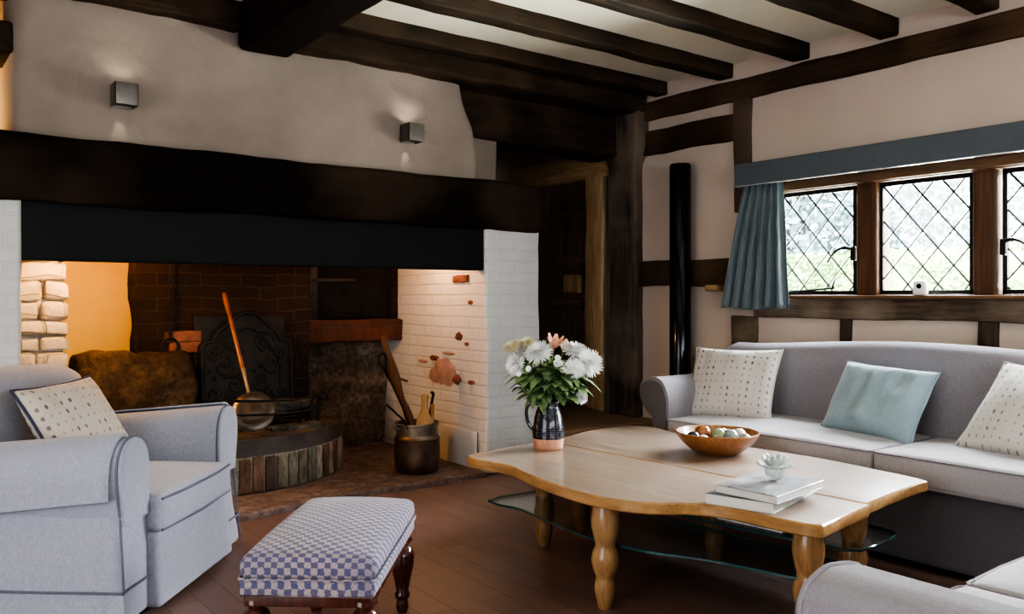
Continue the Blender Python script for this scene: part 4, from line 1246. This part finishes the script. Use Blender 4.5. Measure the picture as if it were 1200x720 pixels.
# flowers: each stem its own thing
def petal_mat(name, a, b): 
    g = G(name); g.set(color=g.ramp(g.noise(g.vec(), 25), [(.3, a), (.7, b)]), rough=.7, sss=.0, spec=.2); return g.m
M['petal_white'] = petal_mat('white_petal', (.74, .75, .74), (.88, .89, .87))
M['petal_cream'] = petal_mat('cream_petal', (.72, .62, .40), (.80, .74, .56))
M['petal_pink'] = petal_mat('apricot_petal', (.70, .30, .16), (.78, .52, .40))
M['petal_centre'] = petal_mat('flower_centre', (.45, .50, .16), (.62, .60, .22))
M['leaf'] = petal_mat('flower_leaf', (.06, .115, .045), (.21, .29, .13))
M['stem'] = petal_mat('flower_stem', (.12, .20, .06), (.24, .33, .12))
JZ = .42
def basis(d):
    d = V(d).normalized(); u_ = d.orthogonal().normalized(); return d, u_, d.cross(u_)
def add_petal(bm, c, d, u_, w2, L0, L, w_, lift, ang, cup=.2):
    r = u_ * math.cos(ang) + w2 * math.sin(ang); s = d.cross(r)
    pts = []
    for k, (f, ww) in enumerate(((0, .35), (.35, .9), (.7, 1.), (1., .35))):
        dist = L0 + L * f
        p = c + r * dist * math.cos(lift) + d * (dist * math.sin(lift) + cup * L * f * f)
        pts.append((p - s * w_ * ww, p + d * (-w_ * .25), p + s * w_ * ww))
    rows = [[bm.verts.new(q) for q in row] for row in pts]
    for a, b in zip(rows, rows[1:]):
        for i in range(2): bm.faces.new((a[i], a[i + 1], b[i + 1], b[i]))
def leaf_blade(bm, p, dirv, L, w_, droop=.3, seed=0):
    d = V(dirv).normalized(); s = d.cross(V((0, 0, 1))); s = s.normalized() if s.length > 1e-4 else V((1, 0, 0))
    rows = []
    for k in range(6):
        f = k / 5
        c = p + d * L * f + V((0, 0, -droop * L * f * f))
        ww = w_ * (math.sin(PI * min(1, f * .9 + .1)) ** .8) * (1 + .25 * (k % 2))
        rows.append([bm.verts.new(c - s * ww + V((0, 0, .15 * ww))), bm.verts.new(c), bm.verts.new(c + s * ww + V((0, 0, .15 * ww)))])
    for a, b in zip(rows, rows[1:]):
        for i in range(2): bm.faces.new((a[i], a[i + 1], b[i + 1], b[i]))
def flower(name, label, cat, head, face, kind, R_, mat, leaves=5, group=None, seed=0):
    rd = random.Random(seed)
    t = thing(name, label, cat, (0, 0, 0), 0, group)
    head = V(head); base = V((jx + rd.uniform(-.02, .02), jy + rd.uniform(-.02, .02), JZ + .08))
    neck = V((jx + (head.x - jx) * .18, jy + (head.y - jy) * .18, JZ + .225))
    d, u_, w2 = basis(face)
    path = spline([base, neck, neck.lerp(head - d * .02, .6) + V((0, 0, .02)), head - d * .012], 6)
    bm = B(); tube(bm, path, .0032, 6); mesh('stem', bm, M['stem'], t)
    bm = B()
    if kind == 'mum':
        R_ *= 1.18
        for ring, (n, lift, L, L0) in enumerate(((24, -.30, .95, .10), (28, -.1, 1.0, .10), (28, .12, .98, .10), (24, .36, .92, .08), (22, .6, .82, .07), (16, .86, .68, .05), (12, 1.15, .52, .03))):
            for k in range(n):
                add_petal(bm, head, d, u_, w2, R_ * L0, R_ * L * rd.uniform(.88, 1.05), R_ * .062, lift + rd.uniform(-.09, .09), 2 * PI * (k + .5 * (ring % 2)) / n + rd.uniform(-.06, .06), .05)
        icos(bm, head, R_ * .28, 1)
    elif kind == 'lily':
        for k in range(6):
            add_petal(bm, head - d * .03, d, u_, w2, .002, R_ * 1.25, R_ * .26, .85 + .12 * (k % 2), 2 * PI * k / 6, .15)
    elif kind == 'spray':
        for q in range(7):
            c = head + (u_ * rd.uniform(-1, 1) + w2 * rd.uniform(-1, 1)) * R_ + d * rd.uniform(-.012, .012)
            for k in range(12): add_petal(bm, c, d, u_, w2, .002, .013, .0034, .25, 2 * PI * k / 12, .1)
            for k in range(9): add_petal(bm, c, d, u_, w2, .001, .010, .003, .75, 2 * PI * k / 9 + .3, .1)
    if kind == 'none': bm.free()
    else: b_ = mesh('bloom', bm, mat, t, angle=180)
    if kind == 'mum' or kind == 'spray':
        bm = B(); icos(bm, head + d * R_ * .22, R_ * .12, 1, (1, 1, .6)); mesh('flower_centre', bm, M['petal_centre'], b_)
    bm = B()
    for k in range(leaves):
        f = rd.uniform(.38, .82)
        p = path[int(f * (len(path) - 1))]
        a = rd.uniform(0, 2 * PI)
        out = (p - V((jx, jy, p.z))); out = out.normalized() if out.length > .01 else V((1, 0, 0))
        dv = out * .7 + V((math.cos(a), math.sin(a), rd.uniform(-.1, .5))) * .8
        leaf_blade(bm, p, dv, rd.uniform(.07, .135), rd.uniform(.014, .026), rd.uniform(.1, .6))
    mesh('leaves', bm, M['leaf'], t, angle=180)
GM = 'white chrysanthemums in the jug'
cam_dir = V((-.6, -.8, .25))
rt = V((.7985, -.602, 0)); fw = V((.602, .7985, 0))
def hd(dx, dz, df=0): return V((jx, jy, 0)) + rt * (dx * 1.42) + fw * df + V((0, 0, .63 + (dz - .63) * 1.06))
mums = [((-.030, .838, -.03), (-.3, -.5, .8), .052, 'white chrysanthemum at the top of the bunch, over the jug handle'),
        ((-.088, .832, .03), (-.8, -.2, .6), .044, 'white chrysanthemum behind, leaning towards the brick pier'),
        ((.128, .795, -.01), (.4, -.7, .35), .054, 'white chrysanthemum leaning out towards the sofa side'),
        ((.088, .842, .04), (.2, -.3, .9), .050, 'white chrysanthemum high beside the apricot flower'),
        ((.080, .775, -.05), (.2, -.9, .3), .040, 'smaller white chrysanthemum under the leaning one'),
        ((-.105, .79, -.03), (-.7, -.7, .2), .040, 'white chrysanthemum drooping lowest at the pier side'),
        ((.10, .655, -.06), (.5, -.7, .2), .026, 'small half open white bloom low by the jug neck')]
for k, (p, f, r, lb) in enumerate(mums):
    flower('chrysanthemum', lb, 'flower', hd(*p), rt * f[0] + fw * f[1] + V((0, 0, f[2])), 'mum', r, M['petal_white'], 6, GM, 50 + k)
flower('apricot_lily', 'apricot coloured bloom standing highest at the back of the bunch', 'flower', hd(.02, .875, .03), rt * .2 + fw * -.3 + V((0, 0, 1)), 'lily', .055, M['petal_pink'], 7, None, 71)
flower('cream_carnation', 'cream yellow bloom between the white flowers on the pier side', 'flower', hd(-.07, .868, .05), rt * -.3 + fw * -.4 + V((0, 0, 1)), 'mum', .040, M['petal_cream'], 5, None, 72)
flower('blush_bloom', 'pale blush bloom beside the apricot flower', 'flower', hd(.055, .86, .06), rt * .2 + fw * -.5 + V((0, 0, 1)), 'lily', .045, petal_mat('blush_petal', (.70, .55, .42), (.82, .74, .64)), 6, None, 73)
flower('daisy_spray', 'spray of small white daisies low on the pier side', 'flower', hd(-.095, .775, -.06), rt * -.5 + fw * -.8 + V((0, 0, .3)), 'spray', .045, M['petal_white'], 8, None, 74)
flower('daisy_spray', 'spray of small white daisies in front of the tall blooms', 'flower', hd(.045, .80, -.06), rt * .1 + fw * -.8 + V((0, 0, .4)), 'spray', .036, M['petal_white'], 8, None, 78)
flower('cream_carnation', 'cream yellow bloom farthest towards the brick pier', 'flower', hd(-.115, .86, .02), rt * -.5 + fw * -.4 + V((0, 0, 1)), 'mum', .036, M['petal_cream'], 5, None, 75)
for k, (dx, z) in enumerate(((.0, .83), (-.05, .73), (.05, .74), (.09, .71), (-.085, .70), (.02, .77), (-.03, .79), (.10, .77))):
    flower('leafy_sprig', ['tall leafy green sprig in the middle of the bunch', 'leafy green sprig over the jug handle', 'leafy green sprig in front of the white blooms', 'drooping leafy green sprig on the sofa side', 'leafy green sprig low on the pier side', 'leafy green sprig between the daisies', 'leafy green sprig under the topmost white bloom', 'leafy green sprig beneath the leaning white bloom'][k], 'sprig',
           hd(dx, z, -.05), fw * -.5 + V((0, 0, 1)), 'none', .02, M['leaf'], 16, 'green sprigs in the jug', 90 + k)

# wooden bowl with stones
bx_, by_ = 2.905, 2.37
t = thing('wooden_bowl', 'shallow turned wooden bowl holding polished stones on the table', 'bowl', (bx_, by_, .4203))
bp = [(.001, 0), (.085, 0), (.090, .004), (.115, .018), (.150, .048), (.172, .075), (.180, .092), (.178, .096), (.172, .095), (.162, .078), (.140, .052), (.105, .028), (.06, .017), (.001, .015)]
mesh('bowl_body', lathe(B(), bp, 56), M['bowl'], t)
SC = [('black', (.02, .022, .026)), ('rust', (.26, .09, .035)), ('olive', (.25, .27, .15)), ('grey green', (.22, .26, .25)), ('cream', (.62, .55, .45)), ('grey', (.36, .37, .36)), ('white', (.66, .63, .57)), ('brown', (.12, .07, .045)), ('sand', (.48, .38, .25)), ('slate', (.12, .14, .16)), ('pink', (.50, .35, .28))]
SP = [(-.105, .0, .033, .065), (-.052, .045, .040, .078), (.0, -.02, .036, .080), (.047, -.035, .038, .076), (.10, .02, .034, .074), (.108, -.045, .030, .066), (-.075, -.06, .031, .062), (.03, .05, .034, .074), (-.02, -.085, .028, .056), (.06, .09, .028, .068), (-.03, .10, .028, .066)]
for k, ((nm, c), (dx, df, r, z)) in enumerate(zip(SC, SP)):
    g = G('polished_stone_' + nm.replace(' ', '_')); vv = g.vec(loc=(k, k * 2, 0)); g.set(color=g.ramp(g.noise(vv, 28., 4, .6, 1.5), [(.35, tuple(x * .5 for x in c)), (.6, c), (.8, tuple(min(1, x * 1.35) for x in c))]), rough=.14, coat=.5)
    p = V((bx_, by_, 0)) + rt * dx + fw * df + V((0, 0, .42 + z))
    tag(mesh('polished_stone', icos(B(), p, r, 3, (1, .93, .88), .04, 2, k), g.m), 'polished %s stone ball in the wooden bowl' % nm, 'stone ball', 'polished stones in the bowl')

# books and glass flower
def book(name, label, corners, z, h, cover, pages, top_mat):
    t = thing(name, label, 'book', group='books on the coffee table')
    c = [V((x, y, 0)) for x, y in corners]; m = sum(c, V()) / 4
    ins = [m + (p - m) * .965 for p in c]
    # spine on edge c3-c0, pages elsewhere
    mesh('pages', slab(B(), [(p.x, p.y) for p in ins], z + .003, z + h - .003, .001), pages, t, angle=20)
    bm = B(); slab(bm, [(p.x, p.y) for p in c], z + h - .0032, z + h, .0008); mesh('front_cover', bm, top_mat, t, angle=20)
    bm = B(); slab(bm, [(p.x, p.y) for p in c], z, z + .003, .0008); mesh('back_cover', bm, cover, t, angle=20)
    sp = [c[0], c[1], m + (c[1] - m) * .965, m + (c[0] - m) * .965]
    bm = B(); slab(bm, [(p.x, p.y) for p in sp], z, z + h, .001); mesh('spine', bm, cover if cover is not M['cover_blue'] else M['cover_white'], t, angle=20)
book('book', 'thick cream spined book at the bottom of the stack of two', [(2.165, 1.815), (2.225, 1.595), (2.60, 1.69), (2.545, 1.915)], .4203, .034, M['cover_white'], M['page'], M['cover_blue'])
book('book', 'slimmer pale covered book on top, under the glass flower', [(2.20, 1.80), (2.215, 1.575), (2.545, 1.625), (2.535, 1.855)], .4546, .026, M['cover_blue'], M['page'], M['cover_art'])
t = thing('glass_flower', 'clear glass flower shaped candle holder on top of the books', 'glass ornament', (2.40, 1.715, .481))
gb = B(); icos(gb, (0, 0, .034), .034, 3, (1, 1, .98)); mesh('glass_ball', gb, M['clear_glass'], t)
bm = B()
for ring, (n, lift, L, w_) in enumerate(((10, .35, .052, .013), (9, .75, .050, .012), (7, 1.1, .046, .010))):
    for k in range(n):
        add_petal(bm, V((0, 0, .032)), V((0, 0, 1)), V((1, 0, 0)), V((0, 1, 0)), .014, L, w_, lift, 2 * PI * (k + .5 * ring) / n, .12)
gp = mesh('glass_petals', bm, M['clear_glass'], t, angle=180); so = gp.modifiers.new('thick', 'SOLIDIFY'); so.thickness = .003

# ------------------------------------------------------------------ garden
g = G('bounce_ground'); g.set(color=g.ramp(g.noise(g.vec(), 3.), [(.3, (.42, .46, .36)), (.7, (.55, .56, .48))]), rough=.95); M['bounce_ground'] = g.m  # unseen ground made pale to bounce daylight up to the ceiling
struct('ground_garden', box((WX + .2, -30, -.3), (40, 40, -.1), 0, 10.), M['bounce_ground'])
def leafmat(name, a, b):
    g = G(name); g.set(color=g.ramp(g.noise(g.vec(), 1.7, 5, .7), [(.3, a), (.7, b)]), rough=.7, spec=.2); return g.m
M['hedge'] = leafmat('hedge_leaf', (.10, .19, .055), (.36, .47, .22)); M['conifer'] = leafmat('hazed_conifer_leaf', (.18, .27, .29), (.46, .57, .58)); M['tree_hazed'] = leafmat('hazed_tree_leaf', (.42, .48, .48), (.68, .73, .72))  # outdoor haze and overexposure are put into the pale tree leaf colours
def leaf_scatter(bm, n, fn, s, seed):
    rd = random.Random(seed)
    for k in range(n):
        p, nr = fn(rd)
        d = (V(nr) + V((rd.uniform(-1, 1), rd.uniform(-1, 1), rd.uniform(-1, 1))) * .9).normalized()
        u_ = d.orthogonal().normalized(); w_ = d.cross(u_); a = rd.uniform(0, 6.28)
        e1 = (u_ * math.cos(a) + w_ * math.sin(a)) * s * rd.uniform(.6, 1.3); e2 = d.cross(e1) * .55
        bm.faces.new([bm.verts.new(V(p) + q) for q in (e1, e2, -e1, -e2)])
bm = box((8.6, -8, -.12), (9.8, 16, 1.55), .15, .3, amp=.12, freq=1.8)
def hf(rd):
    y = rd.uniform(0, 12); 
    if rd.random() < .7: 
        z = rd.uniform(.6, 1.6); return (8.58 + .12 * noise.noise(V((1, y * 2, z * 2))), y, z), (-1, 0, .5)
    return (rd.uniform(8.6, 9.4), y, 1.58 + .1 * noise.noise(V((3, y * 2, 1)))), (0, 0, 1)
leaf_scatter(bm, 16000, hf, .04, 3)
tag(mesh('garden_hedge', bm, M['hedge'], smooth=False), 'clipped green hedge outside the leaded window', 'hedge')
def tree(name, label, c, H, R_, mat, seed, n=5000, cone=True):
    t = thing(name, label, 'tree', (c[0], c[1], -.1), 0)
    bm = B(); tube(bm, [(0, 0, 0), (0, 0, H * .5), (0, 0, H * .95)], [.22, .15, .04], 8); mesh('trunk', bm, M['oak_rough_y'], t)
    bm = B()
    def tf(rd):
        z = rd.random() ** (1.3 if cone else .8)
        a = rd.uniform(0, 2 * PI)
        r = R_ * ((1 - z) ** .8 if cone else math.sin(PI * (.15 + .8 * z))) * rd.uniform(.55, 1.05)
        return (r * math.cos(a), r * math.sin(a), .3 + z * H * .98), (math.cos(a), math.sin(a), .2)
    leaf_scatter(bm, n, tf, .10, seed); mesh('foliage', bm, mat, t, smooth=False)
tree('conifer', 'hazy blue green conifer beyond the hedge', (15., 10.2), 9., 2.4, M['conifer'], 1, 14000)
tree('pale_tree', 'pale hazy tree beyond the hedge, seen through the middle pane', (20.5, 8.6), 9., 2.9, M['tree_hazed'], 2, 13000, False)
tree('pale_tree', 'pale hazy tree beyond the hedge, farther from the conifer', (21., 1.5), 8., 3.2, M['tree_hazed'], 4, 5000, False)

# ------------------------------------------------------------------ light
wld = bpy.data.worlds.new('overcast_sky'); sc.world = wld; wld.use_nodes = True
nt = wld.node_tree; nt.nodes.clear()
wo = nt.nodes.new('ShaderNodeOutputWorld'); bg = nt.nodes.new('ShaderNodeBackground')
tc = nt.nodes.new('ShaderNodeTexCoord'); sp_ = nt.nodes.new('ShaderNodeSeparateXYZ'); rp = nt.nodes.new('ShaderNodeValToRGB')
nt.links.new(tc.outputs['Generated'], sp_.inputs[0]); nt.links.new(sp_.outputs[2], rp.inputs[0])
rp.color_ramp.elements[0].position = 0.; rp.color_ramp.elements[0].color = (.86, .93, .96, 1)
rp.color_ramp.elements[1].position = .6; rp.color_ramp.elements[1].color = (.80, .90, 1., 1)
nt.links.new(rp.outputs[0], bg.inputs[0]); bg.inputs[1].default_value = 8.5
nt.links.new(bg.outputs[0], wo.inputs[0])

def area(name, loc, rot, sx, sy, e, col, portal=False, spread=180):
    l = bpy.data.lights.new(name, 'AREA'); l.shape = 'RECTANGLE'; l.size = sx; l.size_y = sy; l.energy = e; l.color = col
    l.spread = math.radians(spread)
    if portal: l.cycles.is_portal = True
    o = bpy.data.objects.new(name, l); COL.objects.link(o); o.location = loc; o.rotation_euler = rot
    return o
area('window_portal', (WX + .16, 1.82, 1.42), (0, math.radians(90), 0), .64, 2.7, 1, (1, 1, 1), True)
# daylight of the window behind the viewer
area('near_window_light', (1.2, -2.60, 1.45), (math.radians(90), 0, 0), 4.0, 1.0, 18, (.93, .96, 1.))
area('side_window_light', (-2.15, 1.0, 1.0), (0, math.radians(-90), 0), 1.8, 2.4, 80, (.96, .97, 1.))
area('ceiling_fill_light', (WX - .06, -.35, 1.25), (0, math.radians(112), 0), 1.7, 2.3, 36, (.93, .97, 1.))  # added fill panel against solid wall, tilted up for ceiling and table glare
area('added_sky_lamp', (8.2, 1.9, 3.6), (0, math.radians(90 - 31), 0), 2.0, 5.5, 4800, (.94, .97, 1.))  # added lamp above the window's view, strengthens daylight on seats and table
area('added_high_sky_lamp', (6.1, 1.9, 4.3), (0, math.radians(32), 0), 1.8, 5.5, 5200, (.92, .96, 1.))  # second added lamp, higher and out of view, lights the sofa back top
area('ground_bounce_lamp', (6.3, 1.9, .05), (0, math.radians(135), 0), 1.8, 4.5, 3400, (1, 1, .90))  # added upward lamp below sill level, brightens the ceiling
l = bpy.data.lights.new('garden_sun', 'SUN'); l.energy = 8; l.angle = .2; l.color = (1, .98, .94)
o = bpy.data.objects.new('garden_sun', l); COL.objects.link(o); o.rotation_euler = (0, math.radians(-42), 0)
def point(name, loc, e, col, r=.04):
    l = bpy.data.lights.new(name, 'POINT'); l.energy = e; l.color = col; l.shadow_soft_size = r
    o = bpy.data.objects.new(name, l); COL.objects.link(o); o.location = loc
    return o
point('inglenook_lamp_niche', (.83, 4.93, 1.46), 2.5, (1, .55, .12))
point('inglenook_lamp_strip', (.86, 4.52, 1.36), 30, (1, .50, .14))
point('inglenook_lamp_pier', (2.72, 4.62, 1.46), 11, (1, .55, .27))
point('stair_lamp', (.1, 4.75, 2.0), 16, (1, .6, .2))

# ------------------------------------------------------------------ camera and look
cd = bpy.data.cameras.new('camera'); cam = bpy.data.objects.new('camera', cd); COL.objects.link(cam)
cam.location = (0, 0, 1.10)
cam.rotation_euler = (math.radians(90), 0, math.atan2(.7985, .602) - PI / 2)
cd.sensor_width = 36; cd.lens = 981 / 1200 * 36; cd.shift_y = -.01; cd.clip_start = .02
sc.camera = cam
sc.view_settings.view_transform = 'AgX'
sc.view_settings.look = 'AgX - High Contrast'
sc.view_settings.exposure = .33
sc.cycles.use_denoising = True
sc.cycles.max_bounces = 8
sc.cycles.diffuse_bounces = 4
sc.cycles.transparent_max_bounces = 12
sc.cycles.caustics_reflective = False
sc.cycles.caustics_refractive = False
sc.cycles.sample_clamp_indirect = 4.
